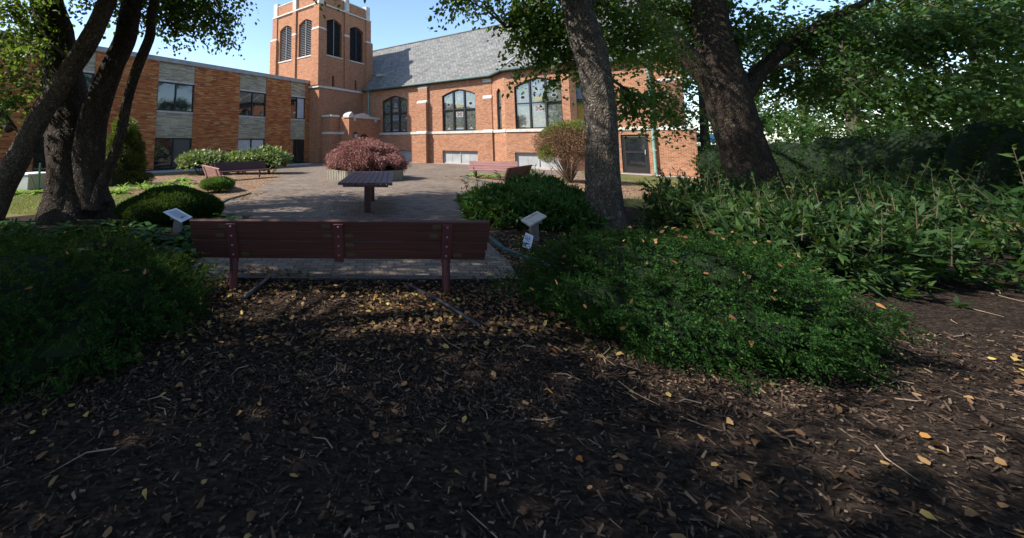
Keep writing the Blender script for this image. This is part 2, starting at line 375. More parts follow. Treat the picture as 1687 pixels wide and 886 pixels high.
def blob(n, c, rad, rng, seed, amp=.12, freq=3.0, shell=.0, zlo=-1.0, upper=False):
    d = nrm(rng.normal(size=(n*2, 3))); d = d[d[:, 2] > zlo][:n]
    r = lump(d, seed, amp, freq)*(1 - shell*rng.random(len(d))**1.5)
    rad = np.asarray(rad, float); P = np.asarray(c) + d*rad*r[:, None]
    N = nrm(d/rad); return P, N
def blob_core(mb, c, rad, seed, amp, freq, k=.86, zlo=None, mi=0, nu=26, nv=14):
    i0 = len(mb.v); D = []
    for a in range(nv+1):
        th = math.pi*a/nv
        for q in range(nu):
            ph = 2*math.pi*q/nu; D.append((math.sin(th)*math.cos(ph), math.sin(th)*math.sin(ph), math.cos(th)))
    D = np.array(D); P = np.asarray(c) + D*np.asarray(rad)*(lump(D, seed, amp, freq)*k)[:, None]
    if zlo is not None: P[:, 2] = np.maximum(P[:, 2], zlo)
    mb.v += [tuple(p) for p in P]
    for a in range(nv):
        for q in range(nu):
            q2 = (q+1) % nu; mb.f.append((i0+a*nu+q, i0+(a+1)*nu+q, i0+(a+1)*nu+q2, i0+a*nu+q2)); mb.m.append(mi)

def sheet(name, poly, off, mat, cut=True):
    bm = bmesh.new(); vs = [bm.verts.new((x, y, 0)) for x, y in poly]; f = bm.faces.new(vs)
    if f.normal.z < 0: f.normal_flip()
    bm.normal_update()
    if bm.faces[:][0].normal.z < 0: bmesh.ops.reverse_faces(bm, faces=bm.faces[:])
    bmesh.ops.bisect_plane(bm, geom=bm.verts[:]+bm.edges[:]+bm.faces[:], plane_co=(8, 0, 0), plane_no=(1, 0, 0))
    bmesh.ops.triangulate(bm, faces=bm.faces[:])
    uvl = bm.loops.layers.uv.new('UVMap')
    for v in bm.verts: v.co.z = gz(v.co.x) + off
    for f in bm.faces:
        for l_ in f.loops: l_[uvl].uv = (l_.vert.co.x, l_.vert.co.y)
    me = bpy.data.meshes.new(name); bm.to_mesh(me); bm.free(); me.materials.append(mat)
    o = bpy.data.objects.new(name, me); COL.objects.link(o); o['kind'] = 'structure'; return o

def inpoly(P, poly):
    x, y = P[:, 0], P[:, 1]; ins = np.zeros(len(P), bool); n = len(poly); j = n-1
    for i in range(n):
        xi, yi = poly[i]; xj, yj = poly[j]
        c = ((yi > y) != (yj > y)) & (x < (xj-xi)*(y-yi)/(yj-yi+1e-12)+xi); ins ^= c; j = i
    return ins
def scatter(poly, n, rng):
    a = np.array(poly); lo, hi = a.min(0), a.max(0); P = lo + rng.random((n*3, 2))*(hi-lo); P = P[inpoly(P, poly)][:n]
    return np.column_stack([P, np.array([gz(x) for x in P[:, 0]])])

# ------------------------------------------------------------------ ground
GB = W(-2, 40), W(40, 40)
sheet('ground', [(-120, -60), (120, -60), (120, 160), (-120, 160)], 0, M['ground'])
patio_poly = [(-2.25, 4.78), (1.85, 4.72), (2.0, 5.4), (2.05, 7.2), (2.6, 9.5), (3.4, 12.0), (4.4, 14.2), (5.2, 15.2), (4.75, 17.2), (4.9, 18.9), (5.8, 19.8),
              (8.5, 20.6), (11.0, 19.0), W(20, 11.4)[:2], W(20.6, 13.3)[:2], W(2, 13.3)[:2], W(1.4, 6.9)[:2], W(2.8, 5.0)[:2], W(5.2, 0.2)[:2], (-4.6, 20.0), (-3.9, 17.6), (-3.9, 15.0), (-3.65, 12.4), (-3.9, 11.0), (-3.75, 9.5), (-2.75, 8.0), (-2.35, 6.4)]
sheet('patio', patio_poly, .008, M['paver'])
front_bed = [(-9, 1.2), (-9, 7.4), (-6, 10.3), (-3.9, 10.9), (-3.75, 9.5), (-2.75, 8.0), (-2.35, 6.4), (-2.25, 4.78), (1.85, 4.72), (2.0, 5.4), (2.05, 7.2), (2.6, 9.5), (3.4, 12.0), (5.2, 12.0), (7.0, 9.5), (12, 8.0), (16, 4), (16, -3), (-9, -3)]
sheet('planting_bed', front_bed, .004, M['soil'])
left_bed = [(-4.6, 20.0), (-3.9, 17.6), (-3.9, 15.0), (-3.65, 12.4), (-3.9, 10.94), (-5.0, 10.9), (-6.2, 12.0), (-8.8, 12.2), (-11, 13.2), (-12.5, 16.0), W(4.6, -6)[:2], W(4.6, -1)[:2], W(5.0, .1)[:2]]
sheet('mulch_bed', left_bed, .005, M['mulch'])
right_bed = [(4.75, 17.25), (5.2, 15.2), (4.4, 14.2), (3.4, 12.05), (5.25, 12.05), (7.2, 11.0), (9.5, 12.0), (11.5, 17), (10.8, 18.8), (8.5, 20.3), (5.8, 19.5), (4.95, 18.7)]
sheet('mulch_bed', right_bed, .006, M['mulch'])
sheet('concrete_path', [W(.9, -40)[:2], W(2.9, -40)[:2], W(3.0, 4.6)[:2], W(1.4, 6.85)[:2], W(.9, 6.85)[:2]], .010, M['path'])
sheet('foundation_bed', [W(0, -40)[:2], W(.86, -40)[:2], W(.86, 7.2)[:2], W(0, 7.2)[:2]], .006, M['soil'])
sheet('concrete_path', [W(20.5, 11.6)[:2], W(20.7, 12.96)[:2], W(40, 12.96)[:2], W(40, 11.0)[:2]], .012, M['path'])

# ------------------------------------------------------------------ walls with openings
def wall(mb, o, t, u0, u1, z0, z1, ops, depth, mi=0, nvec=None):
    """vertical wall face from point o along unit t (2-D), openings (ua, ub, za, [top profile (u,z)...]); nvec: inward unit normal for reveals"""
    T = Vector((t[0], t[1], 0)); O = Vector((o[0], o[1], 0)); I = Vector((nvec[0], nvec[1], 0))
    p = lambda u, z, d=0: tuple(O + T*u + Vector((0, 0, z)) + I*d)
    def q(a):
        pts = [p(*k) for k in a]
        n_ = (Vector(pts[1])-Vector(pts[0])).cross(Vector(pts[2])-Vector(pts[0]))
        if n_.dot(I) > 0: pts = pts[::-1]
        mb.poly(pts, mi)
    us = sorted({u0, u1, *[x for op in ops for x in (op[0], op[1])]})
    for a, b_ in zip(us[:-1], us[1:]):
        col = sorted([op for op in ops if op[0] <= a+1e-6 and op[1] >= b_-1e-6], key=lambda k: k[2])
        prof = [(a, z0), (b_, z0)]
        for op in col:
            if prof[0][1] < op[2]-1e-6: q(list(prof) + [(b_, op[2]), (a, op[2])])
            prof = [(a, top_at(op, a))] + [(u, z) for u, z in op[3] if a+1e-6 < u < b_-1e-6] + [(b_, top_at(op, b_))]
        q(list(prof) + [(b_, z1), (a, z1)])
    for op in ops:
        ring = [(op[0], op[2])] + list(op[3]) + [(op[1], op[2])]
        ring = [r for i, r in enumerate(ring) if i == 0 or r != ring[i-1]]
        for k in range(len(ring)):
            a, b_ = ring[k], ring[(k+1) % len(ring)]
            mb.poly([p(*a), p(*b_), p(b_[0], b_[1], depth), p(a[0], a[1], depth)], mi)
def rect_op(a, b_, z0, z1): return (a, b_, z0, [(a, z1), (b_, z1)])
def arch_op(a, b_, z0, zs, zt):
    w_ = b_-a; return (a, b_, z0, [(a, zs), (a+w_*.12, zs+(zt-zs)*.36), (a+w_*.30, zs+(zt-zs)*.74), (a+w_*.5, zt), (a+w_*.70, zs+(zt-zs)*.74), (a+w_*.88, zs+(zt-zs)*.36), (b_, zs)])
def top_at(op, u):
    pr = op[3]
    for (a, za), (b_, zb) in zip(pr[:-1], pr[1:]):
        if a <= u <= b_: return za + (zb-za)*(u-a)/max(b_-a, 1e-9)
    return pr[-1][1]

# ---- left wing
wing = bld('brick_wing', 'two-storey orange brick wing with flat roof and pale stone panels, left of the tower', 'building')
colsB = [(-22.3, -19.95), (-16.55, -14.2), (-10.85, -8.51), (-5.17, -2.85), (.52, 2.86), (5.28, 6.86)]
mb = MB(); edges = [-40] + [x for c_ in colsB for x in c_] + [7.29]
for k in range(0, len(edges), 2): mb.box(-.30, edges[k], -.3, 0, edges[k+1], 6.83)
mb.box(-12, -40, -.3, -.302, 7.29, 6.83)
mb.build('wall', M['wing_brick'], wing)
mb = MB(); mb.box(-12.1, -40.1, 6.833, .07, 7.285, 7.13)
for y in np.arange(-38, 7, 2.85): mb.box(.07, y, 6.84, .078, y+.05, 7.137)
mb.build('coping', M['coping'], wing, bevel=.012)
for (b0, b1) in colsB:
    for (z0, z1) in ((5.68, 6.83), (1.98, 3.58)):
        MB().box(-.29, b0+.002, z0, -.07, b1-.002, z1).build('stone_panel', M['ledge'], wing)
    MB().box(-.29, b0+.003, 3.582, -.035, b1-.003, 3.695).build('stone_sill', M['stone'], wing, bevel=.008)
    MB().box(-.29, b0+.003, 5.56, -.05, b1-.003, 5.678).build('stone_lintel', M['stone'], wing)
    narrow = b0 > 5
    for (z0, z1, low) in ((3.70, 5.555, 0), (.03, 1.975, 1)):
        f = MB(); d0, d1 = -.24, -.12; t_ = .075
        f.box(d0, b0+.004, z0, d1, b0+t_, z1); f.box(d0, b1-t_, z0, d1, b1-.004, z1)
        f.box(d0, b0+t_, z0, d1, b1-t_, z0+t_); f.box(d0, b0+t_, z1-t_, d1, b1-t_, z1)
        mid = (b0+b1)/2 + (0 if not narrow else -.05)
        f.box(d0, mid-.045, z0+t_, d1, mid+.045, z1-t_)
        fo = f.build('window', M['bronze'], wing, bevel=.006)
        for s_, (p0, p1) in enumerate(((b0+t_, mid-.045), (mid+.045, b1-t_))):
            m_ = M['glass']
            if low and s_ == 1 and not narrow: m_ = M['blind'] if b0 > 0 else M['screen']
            if low and s_ == 0 and b0 > 0 and not narrow: m_ = M['blind']
            if not low and s_ == 1 and narrow: m_ = M['blind']
            x = d0+.05 + (.03 if s_ else 0)
            MB().poly([(x, p0, z0+t_), (x, p1, z0+t_), (x, p1, z1-t_), (x, p0, z1-t_)]).build('pane', m_, fo)

# ---- tower
tw = bld('bell_tower', 'square brick bell tower with louvred arched openings and a stone-trimmed parapet', 'tower')
A0, A1, B0, B1 = -5.55, 1.10, 7.30, 14.2
mb = MB()
opsR = [arch_op(.92, 2.88, 9.5, 12.60, 12.97), arch_op(3.98, 5.92, 9.5, 12.60, 12.97), rect_op(1.66, 1.96, 6.72, 7.66), rect_op(4.68, 4.98, 6.72, 7.66)]
wall(mb, (A1, B0), (0, 1), 0, B1-B0, 6.62, 13.93, opsR, .35, 0, (-1, 0))
opsL = [arch_op(1.02, 2.84, 9.45, 12.52, 12.92), arch_op(3.90, 5.72, 9.45, 12.52, 12.92)]
wall(mb, (A0, B0), (1, 0), 0, A1-A0, 6.62, 13.93, opsL, .35, 0, (0, 1))
mb.poly([(A0, B1, 0), (A0, B1, 13.93), (A1, B1, 13.93), (A1, B1, 0)][::-1]); mb.poly([(A0, B0, 6.62), (A0, B0, 13.93), (A0, B1, 13.93), (A0, B1, 6.62)])
# lower shaft, a little wider
mb.box(A0-.1, B0-.0, -.3, A1+.12, B1+.35, 6.42)
# parapet panels, set back
for (x0, y0, x1, y1) in ((A1-.34, B0+.10, A1-.04, B1-.1), (A0+.1, B0+.04, A1-.35, B0+.34), (A0+.04, B0+.35, A0+.34, B1-.1), (A0+.35, B1-.34, A1-.35, B1-.04)):
    mb.box(x0, y0, 14.06, x1, y1, 15.05)
mb.box(A0+.05, B0+.05, 13.6, A1-.36, B1-.36, 13.9)
mb.build('wall', M['tower_brick'], tw)
# clasping buttresses and middle pilasters as brick parts with stone offsets
def pil(x0, y0, x1, y1, zt, grow, caps):
    m1 = MB(); m1.box(x0-grow, y0-grow, 6.64, x1+grow, y1+grow, caps[0]-.12); m1.box(x0, y0, caps[0]-.02, x1, y1, caps[1]-.001)
    o = m1.build('corner_buttress', M['tower_brick'], tw)
    m2 = MB(); g = grow+.02
    m2.hexa([(x0-g, y0-g, caps[0]-.12), (x1+g, y0-g, caps[0]-.12), (x1+g, y1+g, caps[0]-.12), (x0-g, y1+g, caps[0]-.12), (x0-.02, y0-.02, caps[0]+.08), (x1+.02, y0-.02, caps[0]+.08), (x1+.02, y1+.02, caps[0]+.08), (x0-.02, y1+.02, caps[0]+.08)])
    m2.build('stone_offset', M['stone'], o)
    MB().box(x0+.06, y0+.06, caps[1], x1-.06, y1-.06, zt).build('pinnacle', M['stone'], tw, bevel=.03)
e = .10
for (x0, y0, x1, y1) in ((A1-.62, B0-e, A1+e, B0+.62), (A0-e, B0-e, A0+.62, B0+.62), (A1-.62, B1-.62, A1+e, B1+e), (A0-e, B1-.62, A0+.62, B1+e)):
    pil(x0, y0, x1, y1, 15.45, .13, (11.75, 13.93))
for (x0, y0, x1, y1) in ((A1-.02, B0+3.16, A1+.16, B0+3.70), (A0+3.12, B0-.16, A0+3.62, B0+.02)):
    MB().box(x0, y0, 6.63, x1, y1, 13.93).build('pilaster', M['tower_brick'], tw)
    MB().box(x0-.02, y0-.02, 11.62, x1+.02, y1+.02, 11.80).build('stone_offset', M['stone'], tw)
    MB().box(x0-.3, y0-.0, 14.05, x1+.02, y1, 15.55).build('pinnacle', M['stone'], tw, bevel=.03) if x0 > 0 else MB().box(x0, y0, 14.05, x1, y1+.3, 15.55).build('pinnacle', M['stone'], tw, bevel=.03)
g = .14
mb = MB(); mb.box(A0-g, B0-g, 13.935, A1+g, B1+g, 14.055); mb.build('stone_string_course', M['stone'], tw)
mb = MB(); mb.box(A0-.17, B0-.16, 6.42, A1+.22, B1+.40, 6.615); mb.build('stone_band', M['stone'], tw, bevel=.02)
mb = MB()
mb.box(A1-.37, B0+.62, 15.05, A1-.01, B1-.62, 15.14); mb.box(A0+.62, B0+.01, 15.05, A1-.62, B0+.37, 15.14); mb.box(A0+.01, B0+.62, 15.05, A0+.37, B1-.62, 15.14)
mb.build('parapet_coping', M['stone'], tw)
def louvre(op, face):
    a, b_, z0 = op[:3]; m1 = MB(); zt = max(z for _, z in op[3])
    P = (lambda u, d, z: (A1-d, B0+u, z)) if face == 'R' else (lambda u, d, z: (A0+u, B0+d, z))
    o = None
    back = MB(); back.poly([P(a, .345, z0)] + [P(u, .345, z) for u, z in op[3]] + [P(b_, .345, z0)]); 
    fr = back.build('louvre', M['black'], tw)
    z = z0+.06; md = (a+b_)/2
    while z < zt-.1:
        us = [u for u in np.linspace(a, b_, 41) if top_at(op, u) > z+.09]
        if len(us) > 1:
            u0_, u1_ = us[0]+.02, us[-1]-.02
            p = [P(u0_, .13, z), P(u1_, .13, z), P(u1_, .32, z+.11), P(u0_, .32, z+.11)]
            p2 = [tuple(Vector(q)+Vector((0, 0, .02))) for q in p]
            m1.hexa(p+p2)
        z += .165
    m1.build('slat', M['slat'] if face == 'L' else M['shade_slat'], fr)
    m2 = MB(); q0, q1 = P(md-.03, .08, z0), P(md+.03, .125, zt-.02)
    m2.box(min(q0[0], q1[0]), min(q0[1], q1[1]), z0, max(q0[0], q1[0]), max(q0[1], q1[1]), zt-.02); m2.build('mullion', M['slat'] if face == 'L' or a < 2 else M['shade_slat'], fr)
    m3 = MB(); q0, q1 = P(a-.12, -.06, z0-.11), P(b_+.12, .33, z0-.01)
    m3.box(min(q0[0], q1[0]), min(q0[1], q1[1]), z0-.11, max(q0[0], q1[0]), max(q0[1], q1[1]), z0-.004); m3.build('sill', M['stone'], fr)
for op in opsR[:2]: louvre(op, 'R')
for op in opsL: louvre(op, 'L')
for op in opsR[2:]:
    MB().box(A1-.34, B0+op[0]+.002, op[2]+.002, A1-.26, B0+op[1]-.002, op[3][0][1]-.002).build('slit_window', M['black'], tw)
# copper downpipe beside the tower
mb = MB(); mb.tube([(2.1, 12.86, .9), (2.1, 12.86, 6.5)], .07, 10); mb.box(1.95, 12.72, 6.5, 2.25, 12.98, 6.8)
mb.build('downpipe', M['copper'], tw)

# ---- porch
po = bld('entrance_porch', 'low brick entrance porch with white stone coping and arched doorway at the tower foot', 'porch')
mb = MB()
pop = (1.08, 3.0, -.02, [(1.08, 1.72), (1.25, 2.02), (1.55, 2.28), (2.04, 2.50), (2.53, 2.28), (2.83, 2.02), (3.0, 1.72)])
mb.box(1.23, 7.71, -.3, 2.31, 8.72, 3.86)
mb.poly([(1.23, 8.73, 3.8), (3.34, 8.73, 3.8), (3.34, 13.0, 3.8), (1.23, 13.0, 3.8)])
mb.poly([(1.23, 8.73, -.3), (3.34, 8.73, -.3), (3.34, 8.73, 3.86), (1.23, 8.73, 3.86)])
mb.poly([(1.23, 12.98, -.3), (1.23, 12.98, 3.86), (3.34, 12.98, 3.86), (3.34, 12.98, -.3)])
wall(mb, (3.34, 8.73), (0, 1), 0, 4.25, -.3, 3.80, [pop], .5, 0, (-1, 0))
mb.build('wall', M['tower_brick'], po)
mb = MB(); mb.box(1.18, 7.65, 3.862, 2.38, 8.70, 4.03)
mb.build('coping', M['stone'], po, bevel=.03)
mb = MB(); mb.box(3.1, 9.42, 3.82, 3.42, 9.66, 3.58); 
prof = [(9.30, 3.80), (13.0, 3.80), (13.0, 3.98), (12.2, 3.98), (11.6, 4.02), (10.75, 4.30), (9.85, 4.08), (9.30, 4.05)]
mb = MB(); mb.prism([(3.42, y, z) for y, z in prof][::-1], (-.45, 0, 0)); mb.box(3.36, 9.34, 3.56, 3.41, 9.62, 3.796); mb.box(3.36, 12.2, 3.56, 3.41, 12.5, 3.796)
mb.build('gable_coping', M['stone'], po, bevel=.015)
mb = MB(); mb.box(2.90, 8.70, -.3, 3.46, 9.27, 3.80); mb.build('pier', M['tower_brick'], po)
mb = MB(); mb.prism([(3.52, 8.62, 3.803), (3.52, 9.35, 3.803), (3.52, 9.35, 4.0), (3.52, 8.985, 4.30), (3.52, 8.62, 4.0)], (-.70, 0, 0)); mb.build('pier_cap', M['stone'], po, bevel=.006)
mb = MB(); mb.box(1.20, 7.675, 2.40, 2.345, 7.70, 2.60); mb.box(2.315, 7.70, 2.40, 2.345, 8.70, 2.60); mb.box(2.345, 8.695, 2.40, 2.90, 8.725, 2.60)
mb.build('stone_band', M['stone'], po)
mb = MB(); mb.box(2.86, 9.83, -.1, 2.92, 11.71, 2.46); mb.build('door', M['black'], po)
mb = MB()
for k in range(len(pop[3])-1):
    (a, za), (b_, zb) = pop[3][k], pop[3][k+1]; q = 1.10
    cx, cz = 2.04, 1.6; o_ = lambda u, z: (cx+(u-cx)*1.14, cz+(z-cz)*1.22)
    r_ = [(8.73+a, za), (8.73+b_, zb), (8.73+o_(b_, zb)[0], o_(b_, zb)[1]), (8.73+o_(a, za)[0], o_(a, za)[1])]
    mb.prism([(3.343, y, z) for y, z in r_], (.025, 0, 0))
mb.build('arch_trim', M['tower_brick'], po)
ln = MB(); ln.box(3.44, 9.40, 2.50, 3.62, 9.42, 2.52); ln.box(3.47, 9.30, 2.05, 3.71, 9.54, 2.08); ln.prism([(3.45, 9.28, 2.42), (3.73, 9.28, 2.42), (3.73, 9.56, 2.42), (3.45, 9.56, 2.42)], (0, 0, .02))
for x in (3.475, 3.69):
    for y in (9.305, 9.52): ln.box(x, y, 2.08, x+.02, y+.02, 2.42)
ln.hexa([(3.45, 9.28, 2.441), (3.73, 9.28, 2.441), (3.73, 9.56, 2.441), (3.45, 9.56, 2.441), (3.56, 9.39, 2.58), (3.62, 9.39, 2.58), (3.62, 9.45, 2.58), (3.56, 9.45, 2.58)])
ln.box(3.40, 9.40, 2.56, 3.60, 9.44, 2.60)
lo = ln.build('lantern', M['bronze'], po)
MB().box(3.50, 9.33, 2.085, 3.68, 9.51, 2.415).build('lamp_glass', M['lamp_glass'], lo)

# ---- church
ch = bld('church', 'brick church with grey slate roof, pointed stained glass windows and stone band', 'church')
EZ = 6.72
mb = MB()
w1, w2 = arch_op(3.65-1.2, 6.42-1.2, 2.605, 5.48, 5.94), arch_op(9.88-1.2, 12.75-1.2, 2.605, 5.48, 5.94)
s1, s2 = rect_op(3.85-1.2, 6.84-1.2, .03, 1.05), rect_op(9.83-1.2, 12.82-1.2, .03, 1.05)
wall(mb, (1.2, 13), (1, 0), 0, 12.95, -.4, EZ, [w1, w2, s1, s2], .30, 0, (0, 1))
dr = rect_op(21.92-20.66, 23.24-20.66, -.11, 2.15)
wall(mb, (20.66, 13), (1, 0), 0, 4.24, -.5, EZ, [dr], .18, 0, (0, 1))
wb = arch_op(16.07-15.4, 19.05-15.4, 2.605, 5.52, 6.06); sb = rect_op(15.95-15.4, 18.95-15.4, .0, 1.02)
wall(mb, (15.4, 12), (1, 0), 0, 4.1, -.4, EZ+.1, [wb, sb], .30, 0, (0, 1))
CHL = math.hypot(1.25, 1.0)
cl = arch_op(.52, 1.10, 2.605, 5.35, 5.62)
tL = (1.25/CHL, -1.0/CHL); tR = (1.16/math.hypot(1.16, 1), 1.0/math.hypot(1.16, 1))
wall(mb, (14.15, 13), tL, 0, CHL, -.4, EZ+.1, [cl], .25, 0, (1.0/CHL, 1.25/CHL))
CR = math.hypot(1.16, 1); cr = arch_op(.42, 1.16, 2.605, 5.35, 5.62)
wall(mb, (19.5, 12), tR, 0, CR, -.4, EZ+.1, [cr], .25, 0, (-1.0/CR, 1.16/CR))
mb.poly([(24.9, 13, -.5), (24.9, 25, -.5), (24.9, 25, EZ), (24.9, 19, 13.0), (24.9, 13, EZ)])
mb.build('wall', M['brick'], ch)
# stone bands (butted round the bay)
def strip(pts, z0, z1, out, name, mat, par=ch):
    m1 = MB()
    for (p, q) in zip(pts[:-1], pts[1:]):
        p, q = Vector((*p, 0)), Vector((*q, 0)); t = (q-p).normalized(); n_ = Vector((t.y, -t.x, 0))
        a, b_, c_, d_ = p+n_*out, q+n_*out, q-n_*.04, p-n_*.04
        m1.hexa([(v.x, v.y, z0) for v in (a, b_, c_, d_)] + [(v.x, v.y, z1) for v in (a, b_, c_, d_)])
    return m1.build(name, mat, par, bevel=.008)
strip([(2.3, 13), (7.68, 13)], 2.40, 2.60, .06, 'stone_band', M['stone']); strip([(8.6, 13), (14.10, 13)], 2.40, 2.60, .06, 'stone_band', M['stone'])
strip([(14.15, 12.99), (15.38, 12.0)], 2.40, 2.60, .055, 'stone_band', M['stone']); strip([(15.40, 12), (19.5, 12)], 2.40, 2.60, .075, 'stone_band', M['stone'])
strip([(19.52, 12.01), (20.64, 12.98)], 2.40, 2.60, .055, 'stone_band', M['stone']); strip([(20.70, 13), (23.72, 13)], 2.40, 2.60, .06, 'stone_band', M['stone'])
strip([(1.3, 13), (7.68, 13)], -.4, .02, .05, 'foundation', M['concrete']); strip([(8.6, 13), (14.1, 13)], -.4, .02, .05, 'foundation', M['concrete'])
strip([(14.15, 12.99), (15.38, 12.0)], -.4, -.0, .04, 'foundation', M['concrete']); strip([(15.4, 12), (19.5, 12)], -.4, -.015, .06, 'foundation', M['concrete']); strip([(20.7, 13), (21.8, 13)], -.5, -.06, .05, 'foundation', M['concrete'])
def butt(x0, x1, d, tops):
    m1 = MB(); m1.box(x0, 13-d-.08, -.4, x1, 12.998, 2.38); m1.box(x0, 13-d, 2.62, x1, 12.998, tops[0]-.05); m1.box(x0, 13-d*.5, tops[0]+.1, x1, 12.998, tops[1]-.05)
    o = m1.build('buttress', M['brick'], ch); m2 = MB()
    for zb, da, db in ((2.60, d+.12, d), (tops[0]+.06, d+.02, d*.5), (tops[1]+.08, d*.5+.02, .03)):
        m2.prism([(x0-.02, 13-da, zb-.20), (x0-.02, 12.99, zb-.20), (x0-.02, 12.99, zb+.05), (x0-.02, 13-db, zb+.05), (x0-.02, 13-da, zb-.10)], (x1-x0+.04, 0, 0))
        m2.build('stone_offset', M['stone'], o); m2 = MB()
butt(7.70, 8.58, .40, (5.12, 6.40)); butt(13.40, 14.05, .05, (5.12, 6.35))
m1 = MB(); m1.box(23.75, 12.42, -.6, 25.35, 14.0, 2.36); m1.box(23.85, 12.62, 2.62, 24.98, 14.0, 5.12); m1.box(23.9, 12.8, 5.3, 24.95, 14, EZ-.03); o = m1.build('corner_buttress', M['brick'], ch)
m2 = MB(); m2.hexa([(23.73, 12.38, 2.362), (25.40, 12.38, 2.362), (25.40, 14.02, 2.362), (23.73, 14.02, 2.362), (23.83, 12.60, 2.618), (25.0, 12.60, 2.618), (25.0, 14.0, 2.618), (23.83, 14.0, 2.618)])
m2.build('stone_offset', M['stone'], o); m2 = MB(); m2.hexa([(23.83, 12.58, 5.122), (25.0, 12.58, 5.122), (25.0, 14.0, 5.122), (23.83, 14.0, 5.122), (23.89, 12.78, 5.298), (24.97, 12.78, 5.298), (24.97, 13.9, 5.298), (23.89, 13.9, 5.298)])
m2.build('stone_offset', M['stone'], o)
MB().box(23.70, 12.3, -.7, 25.45, 14.1, -.30).build('foundation', M['concrete'], ch)
# windows
def lancet(par, o, t, inn, op, nl, deep, stain, deco=True):
    O = Vector((o[0], o[1], 0)); T = Vector((t[0], t[1], 0)); I = Vector((inn[0], inn[1], 0))
    P = lambda u, d, z: tuple(O+T*u+I*d+Vector((0, 0, z)))
    a, b_, z0 = op[:3]; m1 = MB(); f_ = .07
    def bar(u0, u1, za, zb0, zb1, d0=None, d1=None):
        d0 = deep-.14 if d0 is None else d0; d1 = deep-.02 if d1 is None else d1
        m1.hexa([P(u0, d0, za), P(u1, d0, za), P(u1, d1, za), P(u0, d1, za), P(u0, d0, zb0), P(u1, d0, zb1), P(u1, d1, zb1), P(u0, d1, zb0)])
    bar(a+.003, a+f_, z0+.003, op[3][0][1], top_at(op, a+f_)-.02); bar(b_-f_, b_-.003, z0+.003, top_at(op, b_-f_)-.02, op[3][-1][1])
    bar(a+f_, b_-f_, z0+.003, z0+.09, z0+.09)
    for (ua, za), (ub, zb) in zip(op[3][:-1], op[3][1:]):
        m1.hexa([P(ua, deep-.14, za-.10), P(ub, deep-.14, zb-.10), P(ub, deep-.02, zb-.10), P(ua, deep-.02, za-.10), P(ua, deep-.14, za-.004), P(ub, deep-.14, zb-.004), P(ub, deep-.02, zb-.004), P(ua, deep-.02, za-.004)])
    wv = (b_-a)/nl
    for k in range(1, nl):
        u = a+wv*k; bar(u-.055, u+.055, z0+.09, top_at(op, u-.055)-.05, top_at(op, u+.055)-.05, deep-.18, deep-.021)
    zm = z0 + (op[3][0][1]-z0)*.60
    bar(a+f_, b_-f_, zm-.03, zm+.03, zm+.03, deep-.19, deep-.022)
    fr = m1.build('window', M['bronze'] if nl < 3 or stain != 'bay' else M['bronze'], par)
    for k in range(nl):
        u0, u1 = a+wv*k+.02, a+wv*(k+1)-.02
        pr = [(u0, top_at(op, u0))] + [(u, z) for u, z in op[3] if u0 < u < u1] + [(u1, top_at(op, u1))]
        pm = MB(); pm.poly([P(u0, deep-.06, z0+.02), P(u1, deep-.06, z0+.02)] + [P(u, deep-.06, z-.02) for u, z in pr[::-1]])
        m_ = M['stained']
        pm.build('pane', m_, fr)
        if not deco: continue
        cu = (u0+u1)/2; d = deep-.066
        def tri(pts, m2, nm='medallion'): MB().poly([P(u, d-.002*(m2 != M['white_glass']), z) for u, z in pts]).build(nm, m2, fr)
        if k % 2 == 0:
            rr = lambda q, r: [(cu+r*math.cos(t_)*1.2, q+r*math.sin(t_)) for t_ in np.linspace(0, 2*math.pi, 17)[:-1]]
            tri(rr(zm+.42, .15), M['white_glass'] if stain != 'dark' else M['blue_glass']); tri(rr(zm+.42, .11), M['black'])  # window in tower shadow gets bluer medallions, shade put into the glass colour
            tri([(cu-.17, z0+.14), (cu+.17, z0+.14), (cu, z0+.30)], M['white_glass'])
            tri([(cu-.30, zm+.72), (cu-.24, zm+.72), (cu+.01, zm+1.05), (cu+.01, zm+1.14)], M['green_glass']); tri([(cu+.30, zm+.72), (cu+.24, zm+.72), (cu-.01, zm+1.05), (cu-.01, zm+1.14)], M['green_glass'])
        else:
            tri([(cu-.30, zm-.62), (cu+.30, zm-.62), (cu+.30, zm-.18), (cu-.30, zm-.18)], M['white_glass'] if stain != 'dark' else M['blue_glass'])
            for q in ((-.13, -.30), (.13, -.30), (-.13, -.48), (.13, -.48), (0, -.39)): tri([(cu+q[0]-.07, zm+q[1]-.06), (cu+q[0]+.07, zm+q[1]-.06), (cu+q[0]+.07, zm+q[1]+.06), (cu+q[0]-.07, zm+q[1]+.06)], M['red_glass'])
            tri([(cu-.13, zm+.72), (cu+.13, zm+.72), (cu+.13, zm+.95), (cu-.13, zm+.95)], M['white_glass'] if stain != 'dark' else M['blue_glass'])
            tri([(cu-.22, zm+.55), (cu+.22, zm+.55), (cu+.16, zm+.69), (cu-.16, zm+.69)], M['blue_glass'])
            tri([(cu-.25, zm+.15), (cu+.25, zm+.15), (cu+.25, zm+.40), (cu-.25, zm+.40)], M['olive_glass'])
            tri([(cu-.30, z0+.14), (cu+.30, z0+.14), (cu+.30, z0+.26), (cu-.30, z0+.26)], M['blue_glass'])
    return fr
lancet(ch, (1.2, 13), (1, 0), (0, 1), w1, 3, .27, 'dark'); lancet(ch, (1.2, 13), (1, 0), (0, 1), w2, 3, .27, 'lit'); lancet(ch, (15.4, 12), (1, 0), (0, 1), wb, 3, .27, 'bay')
lancet(ch, (14.15, 13), tL, (1.0/CHL, 1.25/CHL), cl, 1, .22, 'lit', False)
lf = lancet(ch, (19.5, 12), tR, (-1.0/CR, 1.16/CR), cr, 1, .22, 'lit', False)
